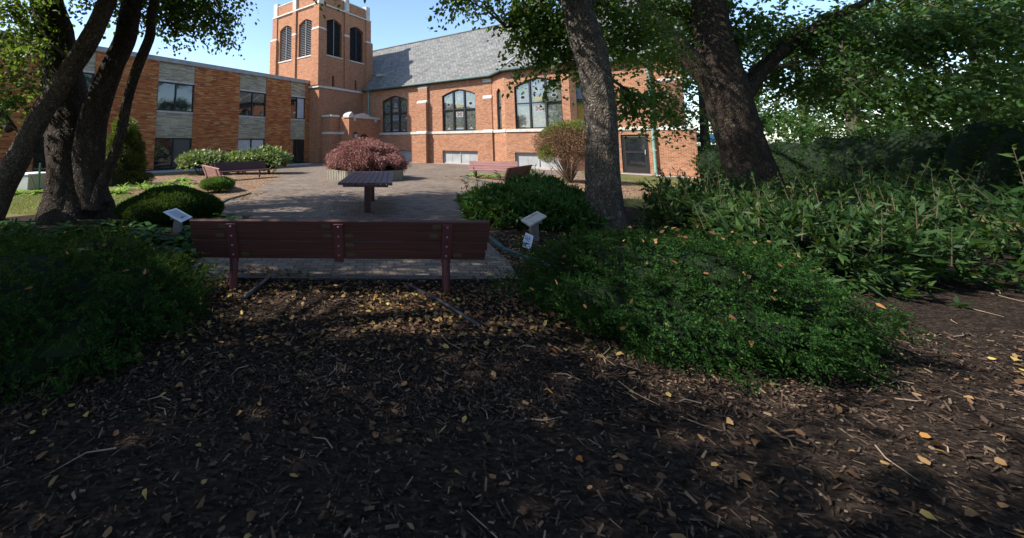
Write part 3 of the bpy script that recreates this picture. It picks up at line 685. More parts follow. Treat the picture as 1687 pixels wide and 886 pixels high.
O = Vector((19.5, 12, 0)); T = Vector((*tR, 0)); I = Vector((-1.0/CR, 1.16/CR, 0))
for z0_, z1_, m_ in ((3.05, 4.0, 'amber_glass'), (4.0, 4.28, 'green_glass'), (4.45, 5.3, 'blue_glass')):
    MB().poly([tuple(O+T*u+I*.154+Vector((0, 0, z))) for u, z in ((.46, z0_), (1.12, z0_), (1.12, z1_), (.46, z1_))]).build('medallion', M[m_], lf)
def basewin(op, o):
    a, b_, z0 = op[:3]; z1 = op[3][0][1]; x0, y0 = o; m1 = MB(); f_ = .06
    m1.box(x0+a+.003, y0+.14, z0+.003, x0+b_-.003, y0+.24, z0+f_); m1.box(x0+a+.003, y0+.14, z1-f_, x0+b_-.003, y0+.24, z1-.003)
    for u in (a+.003, (a+b_)/2-f_/2, b_-f_): m1.box(x0+u, y0+.142, z0+f_, x0+u+f_, y0+.24, z1-f_)
    fr = m1.build('basement_window', M['alu'], ch, bevel=.004)
    for k in range(2):
        u0 = a+f_+k*(b_-a)/2; u1 = u0+(b_-a)/2-f_*1.5
        MB().poly([(x0+u0, y0+.20, z0+f_), (x0+u1, y0+.20, z0+f_), (x0+u1, y0+.20, z1-f_), (x0+u0, y0+.20, z1-f_)]).build('pane', M['frost'], fr)
        MB().box(x0+(u0+u1)/2-.012, y0+.185, z0+f_, x0+(u0+u1)/2+.012, y0+.198, z1-f_).build('glazing_bar', M['alu'], fr)
    MB().box(x0+a-.05, y0-.09, z0-.10, x0+b_+.05, y0+.14, z0-.003).build('sill', M['concrete'], fr)
basewin(s1, (1.2, 13)); basewin(s2, (1.2, 13)); basewin(sb, (15.4, 12))
# door
m1 = MB(); x0, x1, z0, z1, y0 = 21.92, 23.24, -.11, 2.15, 13.06
m1.box(x0+.003, y0, z0, x0+.10, y0+.11, z1-.003); m1.box(x1-.10, y0, z0, x1-.003, y0+.11, z1-.003); m1.box(x0+.10, y0, z1-.12, x1-.10, y0+.11, z1-.003)
df = m1.build('door_frame', M['bronze'], ch)
m1 = MB(); a, b_ = x0+.105, x1-.105; y0 += .02
m1.box(a, y0, z0+.01, a+.11, y0+.05, z1-.125); m1.box(b_-.11, y0, z0+.01, b_, y0+.05, z1-.125); m1.box(a+.11, y0, z0+.01, b_-.11, y0+.05, z0+.30); m1.box(a+.11, y0, 1.05, b_-.11, y0+.05, 1.15); m1.box(a+.11, y0, z1-.25, b_-.11, y0+.05, z1-.125)
dd = m1.build('door', M['bronze'], ch, bevel=.004)
MB().box(a+.11, y0+.02, z0+.30, b_-.11, y0+.03, 1.05).box(a+.11, y0+.02, 1.15, b_-.11, y0+.03, z1-.25).build('glass', M['glass'], dd)
MB().box(b_-.09, y0-.06, .98, b_-.05, y0-.03, 1.25).box(b_-.09, y0-.03, 1.0, b_-.05, y0, 1.03).box(b_-.09, y0-.03, 1.2, b_-.05, y0, 1.23).build('handle', M['alu'], dd)
mb = MB(); mb.tube([(23.5, 12.86, -.15), (23.5, 12.86, 5.9), (23.5, 12.7, 6.5)], .075, 10)
for z in (1.2, 3.2, 5.2): mb.box(23.40, 12.80, z, 23.60, 12.998, z+.07)
mb.build('downpipe', M['copper'], ch)
# roof
S = 1.0
mb = MB(); e0, ez = 12.66, 6.74; rz_, rB = 12.05, e0+(12.05-ez)/S
zz = lambda B: ez+(B-e0)*S
mb.poly([(1.6, e0, ez), (14.05, e0, ez), (16.6, 15.2, zz(15.2)), (18.6, 15.2, zz(15.2)), (20.9, e0, ez), (25.2, e0, ez), (25.2, rB, rz_), (-14, rB, rz_), (-14, 14.4, zz(14.4)), (1.6, 14.4, zz(14.4))])
mb.poly([(-14, rB, rz_), (25.2, rB, rz_), (25.2, 2*rB-e0, ez), (-14, 2*rB-e0, ez)])
bz = 6.84; P1, P2 = (15.28, 11.66), (19.62, 11.66)
mb.poly([(14.05, e0, ez), (*P1, bz), (16.6, 15.2, zz(15.2))]); mb.poly([(*P1, bz), (*P2, bz), (18.6, 15.2, zz(15.2)), (16.6, 15.2, zz(15.2))]); mb.poly([(*P2, bz), (20.9, e0, ez), (18.6, 15.2, zz(15.2))])
roof = mb.build('roof', M['slate'], ch)
sd = roof.modifiers.new('thick', 'SOLIDIFY'); sd.thickness = .12; sd.offset = -1
mb = MB(); mb.tube([(-14, rB, rz_+.03), (25.2, rB, rz_+.03)], .07, 8); mb.build('ridge_cap', M['slate'], roof)
mb = MB(); mb.tube([(15.28, 11.66, bz+.03), (16.6, 15.2, zz(15.2)+.04)], .07, 8); mb.build('hip_cap', M['hip'], roof)
mb = MB(); mb.tube([(19.62, 11.66, bz+.03), (18.6, 15.2, zz(15.2)+.04)], .07, 8); mb.build('hip_cap', M['hip'], roof)
mb = MB()
gp = [(1.75, e0-.02, ez-.09), (14.08, e0-.02, ez-.09), (15.30, 11.63, bz-.11), (19.60, 11.63, bz-.11), (20.86, e0-.02, ez-.09), (25.2, e0-.02, ez-.09)]
for p, q in zip(gp[:-1], gp[1:]): mb.tube([p, q], .085, 8)
mb.build('gutter', M['gutter'], ch)
sof = MB(); sof.poly([(1.3, 13.02, ez-.16), (14.1, 13.02, ez-.16), (14.05, e0, ez-.13), (1.3, e0, ez-.13)]); sof.poly([(20.7, 13.02, ez-.16), (25, 13.02, ez-.16), (25.2, e0, ez-.13), (20.7, e0, ez-.13)])
sof.poly([(14.15, 13, bz-.2), (15.4, 12, bz-.16), (15.30, 11.63, bz-.13), (14.05, e0, ez-.13)]); sof.poly([(15.4, 12.02, bz-.17), (19.5, 12.02, bz-.17), (19.6, 11.63, bz-.14), (15.3, 11.63, bz-.14)]); sof.poly([(19.5, 12, bz-.17), (20.66, 13, bz-.2), (20.86, e0, ez-.13), (19.6, 11.63, bz-.14)])
sof.build('soffit', M['bronze'], ch)
MB().box(2.2, 13.9, 8.12, 3.0, 14.5, 8.35).build('roof_vent', M['alu'], ch)

# ------------------------------------------------------------------ benches and table
def bench(label, loc, rz, L, mat, lx, midstrap=False, plugs=False):
    b = thing('park_bench', label, 'bench', (loc[0], loc[1], .012), rz, 'plank benches round the patio')
    y0, z0, y1, z1 = .06, .335, -.10, .775
    ax = Vector((0, y1-y0, z1-z0)); ln_ = ax.length; ax.normalize(); nn = Vector((0, ax.z, -ax.y)).normalized()   # nn points to the front
    n = 4; pw = (ln_-.012*(n-1)*.6)/n
    for k in range(n):
        s = k*(ln_/n); gap = .010 if k == 1 else .003
        p0 = Vector((0, y0, z0))+ax*s; p1 = Vector((0, y0, z0))+ax*(s+ln_/n-gap)
        m1 = MB(); th = .045; inset = .05 if k == 0 else (.02 if k == 1 else 0)
        x = L/2-inset*.6
        q = [p0-nn*th*.5, p0+nn*th*.5, p1+nn*th*.5, p1-nn*th*.5]
        m1.prism([(-x, v.y, v.z) for v in q], (2*x, 0, 0)); m1.build('backrest_plank', mat, b, bevel=.006)
    for k in range(3):
        m1 = MB(); a = .10+k*.135; m1.box(-L/2, a, .355, L/2, a+.128, .40); m1.build('seat_plank', mat, b, bevel=.006)
    for x in lx + ([sum(lx)/2] if midstrap else []):
        m1 = MB(); c0 = Vector((x, y0, z0))-ax*.03; c1 = Vector((x, y0, z0))+ax*(ln_-.03)
        q = [c0-nn*.040, c0-nn*.024, c1-nn*.024, c1-nn*.040]
        m1.prism([(x-.052, v.y, v.z) for v in q], (.104, 0, 0)); st = m1.build('bracket', M['steel'], b, bevel=.004)
        m2 = MB()
        for j in range(4):
            c = Vector((x, y0, z0))+ax*(ln_*(j+.5)/4)-nn*.040
            m2.tube([c+nn*.004, c-nn*.008, c-nn*.013], [.013, .013, .007], 8); m2.build('bolt', M['bolt'], st); m2 = MB()
        m3 = MB(); m3.box(x-.04, y0-.02, .315, x+.04, .50, .352); m3.build('seat_bearer', M['steel'], b, bevel=.004)
        if x in lx:
            m1 = MB(); m1.tube([(x, .03, -.05), (x, .03, .20), (x, .03, .34)], .044, 14); m1.build('leg', M['steel'], b, smooth=False)
        if plugs:
            rr = random.Random(int(x*100)); m4 = MB()
            for j, sx in ((3, -1), (2, 1), (2, -1), (1, 1), (0, 1)):
                if rr.random() < .35: continue
                p = Vector((x+sx*(.10+rr.uniform(0, .05)), y0, z0))+ax*(ln_*(j+.5)/4)-nn*.0226
                q = [p-ax*.022, p+ax*.022]; wv = .045
                m4.prism([(p.x-wv, q[0].y, q[0].z), (p.x+wv, q[0].y, q[0].z), (p.x+wv, q[1].y, q[1].z), (p.x-wv, q[1].y, q[1].z)], nn*-.0015); m4.build('patch', M['tape'], b); m4 = MB()

    return b
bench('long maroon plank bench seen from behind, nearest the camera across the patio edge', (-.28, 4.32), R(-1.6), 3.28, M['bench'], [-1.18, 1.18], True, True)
def place(label, t0, t1, L, front, mat):
    t0, t1 = Vector((*t0, 0)), Vector((*t1, 0)); c = (t0+t1)/2; d = (t1-t0).normalized()
    n_ = Vector((-d.y, d.x, 0)); 
    if n_.dot(Vector((*front, 0))) < 0: d = -d; n_ = -n_
    c = c + n_*.10
    return bench(label, (c.x, c.y), math.atan2(d.y, d.x), L, mat, [-L*.36, L*.36])
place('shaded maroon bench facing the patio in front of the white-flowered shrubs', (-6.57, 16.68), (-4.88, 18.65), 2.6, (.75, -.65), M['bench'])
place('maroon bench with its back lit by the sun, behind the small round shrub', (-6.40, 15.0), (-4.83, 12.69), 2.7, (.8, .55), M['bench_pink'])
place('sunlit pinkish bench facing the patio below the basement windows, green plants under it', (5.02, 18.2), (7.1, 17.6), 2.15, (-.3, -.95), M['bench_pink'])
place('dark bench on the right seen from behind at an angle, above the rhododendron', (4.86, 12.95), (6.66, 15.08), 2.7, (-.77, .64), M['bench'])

tb = thing('picnic_table', 'long dark plank table on two square posts in the middle of the patio', 'table', (.15, 9.97, .012), R(-4.4))
TL, TW = 3.45, 1.19
for k in range(9):
    m1 = MB(); x = -TW/2+k*TW/9; m1.box(x+.006, -TL/2, .712, x+TW/9-.006, TL/2, .765); m1.build('tabletop_plank', M['table'], tb, bevel=.005)
for y in (-TL/2+.10, TL/2-.16, -.84, .80):
    MB().box(-TW/2+.1, y, .66, TW/2-.1, y+.06, .710).build('bearer', M['steel'], tb, bevel=.004)
for y in (-.88, .84): MB().box(-.075, y-.075, -.03, .075, y+.075, .659).build('leg', M['bench'], tb, bevel=.008)

# ------------------------------------------------------------------ planter and maple
pl = thing('planter', 'eight-sided ribbed concrete planter holding the red maple', 'planter', (.10, 17.9, 0))
m1 = MB(); N8 = 8; RR = 1.84
ang = [R(-29)+k*math.pi/4 for k in range(8)]; oc = [(RR*math.cos(a), RR*math.sin(a)) for a in ang]; ic = [((RR-.16)*math.cos(a), (RR-.16)*math.sin(a)) for a in ang]
for k in range(8):
    j = (k+1) % 8; (xa, ya), (xb, yb) = oc[k], oc[j]; (xc, yc), (xd, yd) = ic[k], ic[j]
    m1.hexa([(xa, ya, 0), (xb, yb, 0), (xd, yd, 0), (xc, yc, 0), (xa, ya, .44), (xb, yb, .44), (xd, yd, .44), (xc, yc, .44)])
m1.build('wall', M['planter'], pl)
m1 = MB()
for k in range(8):
    j = (k+1) % 8; a, b_ = Vector((*oc[k], 0)), Vector((*oc[j], 0)); n_ = ((a+b_)/2).normalized(); t = (b_-a).normalized()
    for q in range(11):
        c = a+(b_-a)*((q+.5)/11); p = [c-t*.035, c+t*.035, c+t*.035+n_*.022, c-t*.035+n_*.022][::-1]
        m1.prism([(v.x, v.y, .02) for v in p][::-1], (0, 0, .42))
m1.build('rib', M['planter'], pl)
m1 = MB(); m1.poly([(x*.999, y*.999, .37) for x, y in ic]); m1.build('soil', M['soil'], pl)

def shrub(name, label, c, rad, mat, n, L, Wd, seed, amp=.14, freq=3.0, corecol='black', out=1.0, up=.3, jit=.7, shell=.12, zlo=-.35, core_k=.84, cat='shrub', group=None, wide=.42, extra=None, ground=0.0, whorl=0, stems=0, stemmat='twig', fold=.25, shoots=0):
    rng = np.random.default_rng(seed); t = thing(name, label, cat, (c[0], c[1], ground), 0, group)
    P, N = blob(n, (0, 0, c[2]-ground), rad, rng, seed, amp, freq, shell, zlo)
    if whorl:
        P = np.repeat(P, whorl, 0); N = np.repeat(N, whorl, 0)
    D = N*out + rng.normal(size=P.shape)*jit + np.array([0, 0, up])
    V = leaves(P, D, L*(.6+.8*rng.random(len(P))), Wd*(.7+.6*rng.random(len(P))), rng, fold, wide)
    V[..., 2] = np.maximum(V[..., 2], .012)
    if shoots:
        P, N = blob(shoots, (0, 0, c[2]-ground), rad, rng, seed, amp, freq, .1, .0); m_ = len(P); per = 12; tt = (np.arange(per)+1)/per; ln_ = .38*(.5+.9*rng.random(m_)); d_ = nrm(N*.5+rng.normal(size=(m_, 3))*.3+np.array([0, 0, .8]))
        B = (P[:, None, :]+d_[:, None, :]*(ln_[:, None]*tt)[..., None]).reshape(-1, 3); U = np.repeat(d_, per, 0)*.7+rng.normal(size=B.shape)*.7
        V = np.concatenate([V, leaves(B, U, L*.75*(.4+.8*rng.random(len(B))), Wd*.8, rng, fold, wide)])
        m0 = MB()
        for i_ in range(m_): m0.tube([tuple(P[i_]-d_[i_]*.1), tuple(P[i_]+d_[i_]*ln_[i_])], [.006, .003], 4)
        m0.build('shoot', M['twig'], t, uv=False)['kind'] = 'stuff'
    quadmesh('foliage', V, mat, t)
    if core_k:
        m1 = MB(); blob_core(m1, (0, 0, c[2]-ground), rad, seed, amp, freq, core_k, .0); m1.build('dark_core', M[corecol], t, uv=False)
    if stems:
        m1 = MB(); rr = random.Random(seed)
        for k in range(stems):
            a = rr.uniform(0, 6.28); q = rr.uniform(.5, .95); e_ = (math.cos(a)*rad[0]*q, math.sin(a)*rad[1]*q, (c[2]-ground)+rad[2]*rr.uniform(-.2, .8)*(1.1-q*.6))
            s_ = (math.cos(a)*rad[0]*.1, math.sin(a)*rad[1]*.1, -.02); md = tuple(s_[i]*.55+e_[i]*.45+(.0 if i < 2 else .12) for i in range(3))
            m1.tube([s_, md, e_], [.022, .015, .006], 6)
        m1.build('stem', M[stemmat], t, uv=False)
    return t
M['core_green'] = plain('inner_shade_green', (.012, .020, .010), .9, .1)  # solid core colours, kept dark for the shade inside the foliage
M['core_red'] = plain('inner_shade_red', (.05, .022, .018), .9, .1)
# Japanese maple: layered weeping dome
rng = np.random.default_rng(5)
mt = thing('japanese_maple', 'low weeping red-leaved maple filling the concrete planter', 'tree', (.05, 17.9, .40))
vs = []
for k in range(64):
    a = rng.uniform(0, 6.28); r = math.sqrt(rng.random())*1.45; z = 1.22*(1-(r/1.75)**2)+rng.normal()*.13+.02
    c = np.array([r*math.cos(a)*1.12, r*math.sin(a), z]); q, nn_ = blob(430, c, (.44, .44, .20), rng, 100+k, .25, 3, .7)
    dn = np.array([math.cos(a)*(.35+r*.5), math.sin(a)*(.35+r*.5), -.55]); vs.append(leaves(q, nn_*.5+dn+rng.normal(size=q.shape)*.45, .12*(.6+.8*rng.random(len(q))), .013, rng, .2))
for k in range(50):
    a = rng.uniform(0, 6.28); r = rng.uniform(1.35, 1.7); c = np.array([r*math.cos(a)*1.05, r*math.sin(a), .33+rng.uniform(-.16, .25)]); q, nn_ = blob(220, c, (.26, .26, .24), rng, 300+k, .25, 3, .7)
    vs.append(leaves(q, np.array([math.cos(a)*.4, math.sin(a)*.4, -1])+rng.normal(size=q.shape)*.4, .12*(.6+.8*rng.random(len(q))), .013, rng, .2))
quadmesh('crown', np.concatenate(vs), M['maple'], mt)
m1 = MB(); blob_core(m1, (0, 0, .40), (1.45, 1.3, .62), 9, .2, 3, .9); m1.build('dark_core', M['core_red'], mt, uv=False)
m1 = MB(); m1.tube([(0, 0, -.05), (.05, .02, .3), (.1, .0, .7)], [.09, .07, .05], 8)
for k in range(10):
    a = k*.63; m1.tube([(.05, 0, .5), (math.cos(a)*.7, math.sin(a)*.7, 1.0), (math.cos(a)*1.3, math.sin(a)*1.3, .5)], [.035, .025, .008], 6)
m1.build('trunk', M['twig'], mt, uv=False)

# ------------------------------------------------------------------ shrubs
def yew_sprays(c, rad, n, rng, seed, amp, freq, per=18, L=.16, nl=.034, nw=.0058, zlo=-.6, out=.75):
    P, N = blob(n, c, rad, rng, seed, amp, freq, .16, zlo); n = len(P); k2 = 1 + .10*np.sin(P@np.array([9.1, 7.3, 5.2])+seed)*np.sin(P@np.array([-6.2, 8.8, 3.1])); P = np.asarray(c)+(P-np.asarray(c))*k2[:, None]
    D = nrm(N*out + rng.normal(size=(n, 3))*.55 + np.array([0, 0, .28])); S = nrm(np.cross(D, N + rng.normal(size=(n, 3))*.5)); ls = L*(.5+.9*rng.random(n)); t = (np.arange(per)//2+.5)/(per/2); sg = np.where(np.arange(per) % 2 == 0, 1., -1.)
    B = P[:, None, :] - D[:, None, :]*.05 + D[:, None, :]*(ls[:, None]*t)[..., None] + np.array([0, 0, -1.])*(ls[:, None]*.38*t**2)[..., None]
    U = S[:, None, :]*sg[None, :, None] + D[:, None, :]*.75 + rng.normal(size=(n, per, 3))*.14
    m = n*per; ln = np.repeat(.6+.6*rng.random(n), per)*nl*np.tile(1.1-.5*t, n)
    return leaves(B.reshape(m, 3), U.reshape(m, 3), ln, nw, rng, .1)
def yew(label, c, rad, seed, n, nd=30):
    t = thing('yew_bush', label, 'shrub', (c[0], c[1], 0)); rng = np.random.default_rng(seed); c_ = (0, 0, c[2])
    V = yew_sprays(c_, rad, n, rng, seed, .17, 4.2); V[..., 2] = np.maximum(V[..., 2], .01)
    V2 = yew_sprays(c_, np.array(rad)*1.03, n//9, rng, seed, .17, 4.2, 20, .26, .034, .0058, -.3, 1.0); quadmesh('foliage', np.concatenate([V, V2]), M['yew'], t)
    m1 = MB(); blob_core(m1, c_, rad, seed, .17, 4.2, .84, .0); m1.build('dark_core', M['core_green'], t, uv=False)
    P, N = blob(nd*3, c_, np.array(rad)*1.02, rng, seed, .17, 4.2, .04, -.1); P, N = P[:nd], N[:nd]; T = nrm(np.cross(N, rng.normal(size=(nd, 3)))); quadmesh('caught_leaf', ovals(P+N*.07, T+N*.25, .046*(.5+.9*rng.random(nd)), .014*(.6+.7*rng.random(nd)), rng, .9), M['caught'], t)['kind'] = 'stuff'
    return t
M['caught'] = leaf_mat('caught_autumn_leaf', [(0, (.13, .055, .025)), (.5, (.27, .13, .055)), (.85, (.40, .24, .10)), (1, (.50, .15, .05))], .15, .7)
yew('broad dark yew bush at the lower left, in front of the multi-stemmed tree', (-3.05, 3.50, .15), (1.52, 1.10, .57), 21, 5200, 60)
yew('broad yew bush in front of the single trunk, orange fallen leaves caught in it', (2.93, 3.75, .16), (1.27, 1.05, .55), 22, 5600, 110)
shrub('clipped_yew', 'dark dome-shaped clipped bush behind the white plaque, in tree shade', (-4.15, 8.35, .18), (.95, .8, .50), M['yew'], 26000, .06, .008, 31, .13, 4, 'core_green', 1, .25, .8, .1, -.5, .92)
shrub('round_shrub', 'small bright green round shrub in front of the sunlit bench back', (-4.92, 12.85, .27), (.52, .48, .22), leaf_mat('bright_yew_needle', [(0, (.03, .09, .014)), (.6, (.055, .15, .02)), (1, (.11, .22, .04))], .2), 9000, .06, .009, 33, .1, 4, 'core_green', 1, .3, .8, .15, -.8, .85, stems=5)
for k, (p, rad) in enumerate((((-8.5, 20.0, .66), (1.25, .8, .50)), ((-6.6, 20.5, .70), (1.45, .8, .50)), ((-5.05, 20.7, .74), (.95, .75, .62)))):
    lab = ('leftmost white-tinged leafy shrub against the wing below the wide lower window', 'middle white-tinged leafy shrub directly behind the shaded bench', 'right-hand white-tinged leafy shrub at the end of the shaded bench, tallest of its row')[k]
    shrub('hydrangea_shrub', lab, p, rad, M['hydr'], 1500, .17, .055, 41+k, .34, 4.5, 'core_green', .8, .3, .7, .4, -.5, .62, group='white-tinged shrubs along the wing', stems=8)
# tall conifer left of the wing window
def conifer():
    t = thing('conifer', 'tall dark conical evergreen behind the leaning stems, yellow-green at its tip', 'shrub', (-9.55, 15.1, 0)); rng = np.random.default_rng(77); vs = []; mi = []
    for k in range(120):
        z = .1+2.45*(k/120); r = (1.08*(1-z/2.8)**.8+.05)*rng.uniform(.75, 1.12); a = rng.uniform(0, 6.28); c = np.array([math.cos(a)*r*.75, math.sin(a)*r*.75, z])
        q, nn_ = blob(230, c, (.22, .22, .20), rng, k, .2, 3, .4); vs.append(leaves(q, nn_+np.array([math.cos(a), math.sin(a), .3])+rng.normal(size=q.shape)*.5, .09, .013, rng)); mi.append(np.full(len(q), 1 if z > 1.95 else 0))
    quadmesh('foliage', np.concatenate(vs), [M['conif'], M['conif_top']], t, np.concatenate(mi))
    m1 = MB(); m1.tube([(0, 0, 0), (0, 0, 1.2), (0, 0, 2.4)], [.65, .5, .06], 12); m1.build('dark_core', M['core_green'], t, uv=False)
conifer()
# half-dead shrub
def dead():
    t = thing('dying_shrub', 'half-dead brown shrub with bare stems and green top below the bay window', 'shrub', (8.62, 16.2, 0)); rng = np.random.default_rng(91)
    m1 = MB(); rr = random.Random(5)
    for k in range(70):
        a = rr.uniform(0, 6.28); q = rr.uniform(.2, 1.0); top = (math.cos(a)*1.05*q, math.sin(a)*.95*q, rr.uniform(.9, 2.1)*(1.12-.35*q))
        md = (top[0]*.45+rr.uniform(-.1, .1), top[1]*.45, top[2]*.5); m1.tube([(top[0]*.06+.1, top[1]*.06, 0), md, top], [.022, .013, .005], 5)
        for j in range(5):
            f = rr.uniform(.45, 1); s_ = Vector(md).lerp(Vector(top), f); e_ = s_+Vector((rr.uniform(-.3, .3), rr.uniform(-.3, .3), rr.uniform(-.05, .3))); m1.tube([s_, e_], [.007, .003], 4)
    m1.build('stem', M['drytwig'], t, uv=False)
    P, N = blob(30000, (0, 0, 1.42), (1.18, 1.05, .95), rng, 14, .26, 4, .6, -.5)
    quadmesh('dead_foliage', leaves(P, N+rng.normal(size=P.shape)*.8, .075*(.6+.8*rng.random(len(P))), .010, rng), M['deadneedle'], t)
    P, N = blob(11000, (-.05, -.1, 1.45), (1.14, 1.05, 1.02), rng, 14, .2, 3, .2, .45)
    k = (N[:, 2] > .74) | ((P[:, 0] < -.82) & (N[:, 2] > .5)); P, N = P[k], N[k]
    P2, N2 = blob(1500, (-.95, -.2, 1.2), (.24, .45, .38), rng, 15, .2, 3, .3, -1); P = np.concatenate([P, P2]); N = np.concatenate([N, N2])
    quadmesh('green_foliage', leaves(P, N+rng.normal(size=P.shape)*.6, .07, .011, rng), M['conif_top'], t)
dead()
# rhododendron mass right of the patio
for k, (p, rad, lab) in enumerate((((3.05, 8.2, .22), (.95, .95, .44), 'rhododendron beside the near right patio edge, left of the dark bench legs'), ((4.25, 9.3, .30), (1.1, .9, .44), 'rhododendron directly left of the single tree trunk with sunlit leaf tips'), ((3.75, 7.7, .2), (.75, .6, .38), 'low rhododendron right behind the stone plaque'))):
    shrub('rhododendron', lab, p, rad, M['rhodo'], 900, .15, .021, 51+k, .2, 4, 'core_green', .55, .25, .75, .35, -.4, .72, whorl=8, group='rhododendrons right of the patio', stems=6, shoots=14)
# lance-leaved shrubs at right
for k, (p, rad, lab) in enumerate((((6.4, 7.0, .22), (1.1, .95, .48), 'loose lance-leaved shrub just right of the single trunk'), ((7.6, 8.2, .28), (1.3, 1.0, .50), 'tall lance-leaved shrub in front of the glass door'), ((6.1, 5.0, .25), (1.3, 1.0, .62), 'lance-leaved shrub right behind the right-hand yew bush'), ((9.3, 7.0, .32), (1.5, 1.2, .62), 'lance-leaved shrub at the foot of the big right-hand tree'), ((9.0, 4.3, .35), (1.6, 1.2, .75), 'dark shrub farthest right in the bed'))):
    shrub('lance_shrub', lab, p, rad, M['lance'], 560, .15, .021, 61+k, .38, 4.5, 'core_green', .6, .25, .7, .5, -.4, .6, whorl=7, group='lance-leaved shrubs in the right bed', stems=14, shoots=46)
shrub('small_plant', 'small dark green plant in the mulch beside the sunlit bench', (6.75, 15.3, .22), (.26, .26, .22), M['rhodo'], 160, .22, .02, 71, .2, 4, 'core_green', .8, .6, .5, .6, -.5, 0, cat='plant', stems=5)

# leaf-clump plants (hostas, day lilies)
def tuft(name, label, c, n, L, Wd, mat, seed, up=.9, grp=None, droop=.5):
    rng = np.random.default_rng(seed); a = rng.uniform(0, 6.28, n); el = rng.uniform(.35, 1.2, n)*up
    D = np.column_stack([np.cos(a)*np.cos(el), np.sin(a)*np.cos(el), np.sin(el)]); P = np.column_stack([rng.normal(size=(n, 2))*.06, np.full(n, .015)])
    l_ = L*(.6+.6*rng.random(n)); S = np.column_stack([-np.sin(a), np.cos(a), np.zeros(n)]); V = []
    for i0, i1, w0, w1 in ((0, .4, .35, 1), (.4, .75, 1, .8), (.75, 1, .8, .05)):
        f = lambda t_: P + D*(l_*t_)[:, None] + np.array([0, 0, -1.0])*((l_*droop)*t_**2.2)[:, None] + D*np.array([1, 1, 0])*(l_*.2*t_**2)[:, None]
        p0, p1 = f(i0), f(i1); ww = Wd*(.7+.6*np.random.default_rng(seed).random(n))[:, None]
        V.append(np.stack([p0+S*ww*w0, p0-S*ww*w0, p1-S*ww*w1, p1+S*ww*w1], 1))
    V = np.concatenate(V); V[..., 2] = np.maximum(V[..., 2], .01)
    o = quadmesh(name, V, mat); o.location = (c[0], c[1], gz(c[0])); return tag(o, label, 'plant', grp)
rr = random.Random(3)
hs = 'dark broad-leaved plants in the shade round the left tree'
for k, (x, y) in enumerate([(-2.9, 6.2), (-2.62, 5.7), (-2.5, 5.15), (-3.1, 6.9), (-2.75, 7.5), (-3.5, 6.4), (-3.9, 6.9), (-4.4, 7.1), (-4.9, 7.4), (-5.4, 7.2), (-4.6, 6.3), (-3.9, 5.9), (-5.3, 6.4), (-6.2, 7.0), (-6.0, 6.2), (-6.9, 7.3), (-2.45, 7.9), (-3.0, 8.1), (-3.3, 5.4), (-2.6, 4.6)]):
    tuft('hosta', 'dark broad-leaved low plant in the shaded bed between the left tree and the front bench', (x, y), 30, .42, .055, M['hosta'], 200+k, .85, hs)
for k, (x, y) in enumerate([(-5.6, 5.6), (-5.1, 5.2), (-6.2, 5.9), (-4.6, 5.3), (-5.8, 5.0), (-6.6, 5.4), (-4.1, 5.1), (-5.2, 5.9), (-6.8, 6.4), (-3.4, 4.9)]):
    tuft('strappy_plant', 'dark strappy-leaved plant behind the left yew bush', (x, y), 44, .80, .018, M['hosta'], 220+k, 1.1, 'dark strappy plants behind the left yew')
for k, (x, y) in enumerate([(-7.4, 13.2), (-6.9, 13.0), (-6.4, 13.3), (-7.9, 13.6), (-7.2, 13.9), (-6.0, 13.0), (-8.3, 13.2), (-6.6, 14.0)]):
    tuft('day_lily', 'yellow-green strappy plant in the sunny mulch left of the benches', (x, y), 46, .55, .016, M['lime'], 240+k, 1.0, 'yellow-green strappy plants in the mulch bed')
for k, (x, y) in enumerate([(-8.6, 12.4), (-8.2, 12.6), (-8.9, 12.9), (-7.9, 12.35), (-11.3, 12.3), (-10.9, 12.1), (-10.5, 12.3), (-11.8, 12.4), (-10.2, 12.8), (-12.2, 12.9)]):
    tuft('ground_cover_plant', 'bright lime-green leafy clump in the sun behind the left tree trunks', (x, y), 70, .34, .04, M['lime'], 260+k, .9, 'lime-green clumps behind the left tree')
for k, (x, y) in enumerate([(5.3, 18.9), (5.7, 18.8), (6.1, 18.6), (6.5, 18.5), (6.9, 18.3)]):
    tuft('ground_cover_plant', 'bright lime-green clump growing under the sunlit bench by the church', (x, y), 60, .26, .04, M['lime'], 280+k, .9, 'lime-green clumps under the right bench')
for k, (A_, B_) in enumerate([(.5, -4.6), (.5, -3.6), (.5, -2.2), (.5, -.8), (.5, .8), (.5, 3.2), (.5, 4.6), (.5, 5.8), (.5, 6.4)]):
    p = W(A_, B_); tuft('foundation_plant', 'low green clump at the foot of the brick wing wall', p, 50, .30, .04, M['hosta'], 300+k, .9, 'low clumps along the wing wall')
tuft('ground_cover_plant', 'flat lime-green clump alone in the mulch in front of the path', (-7.9, 16.6), 110, .5, .045, M['lime'], 295, .6)

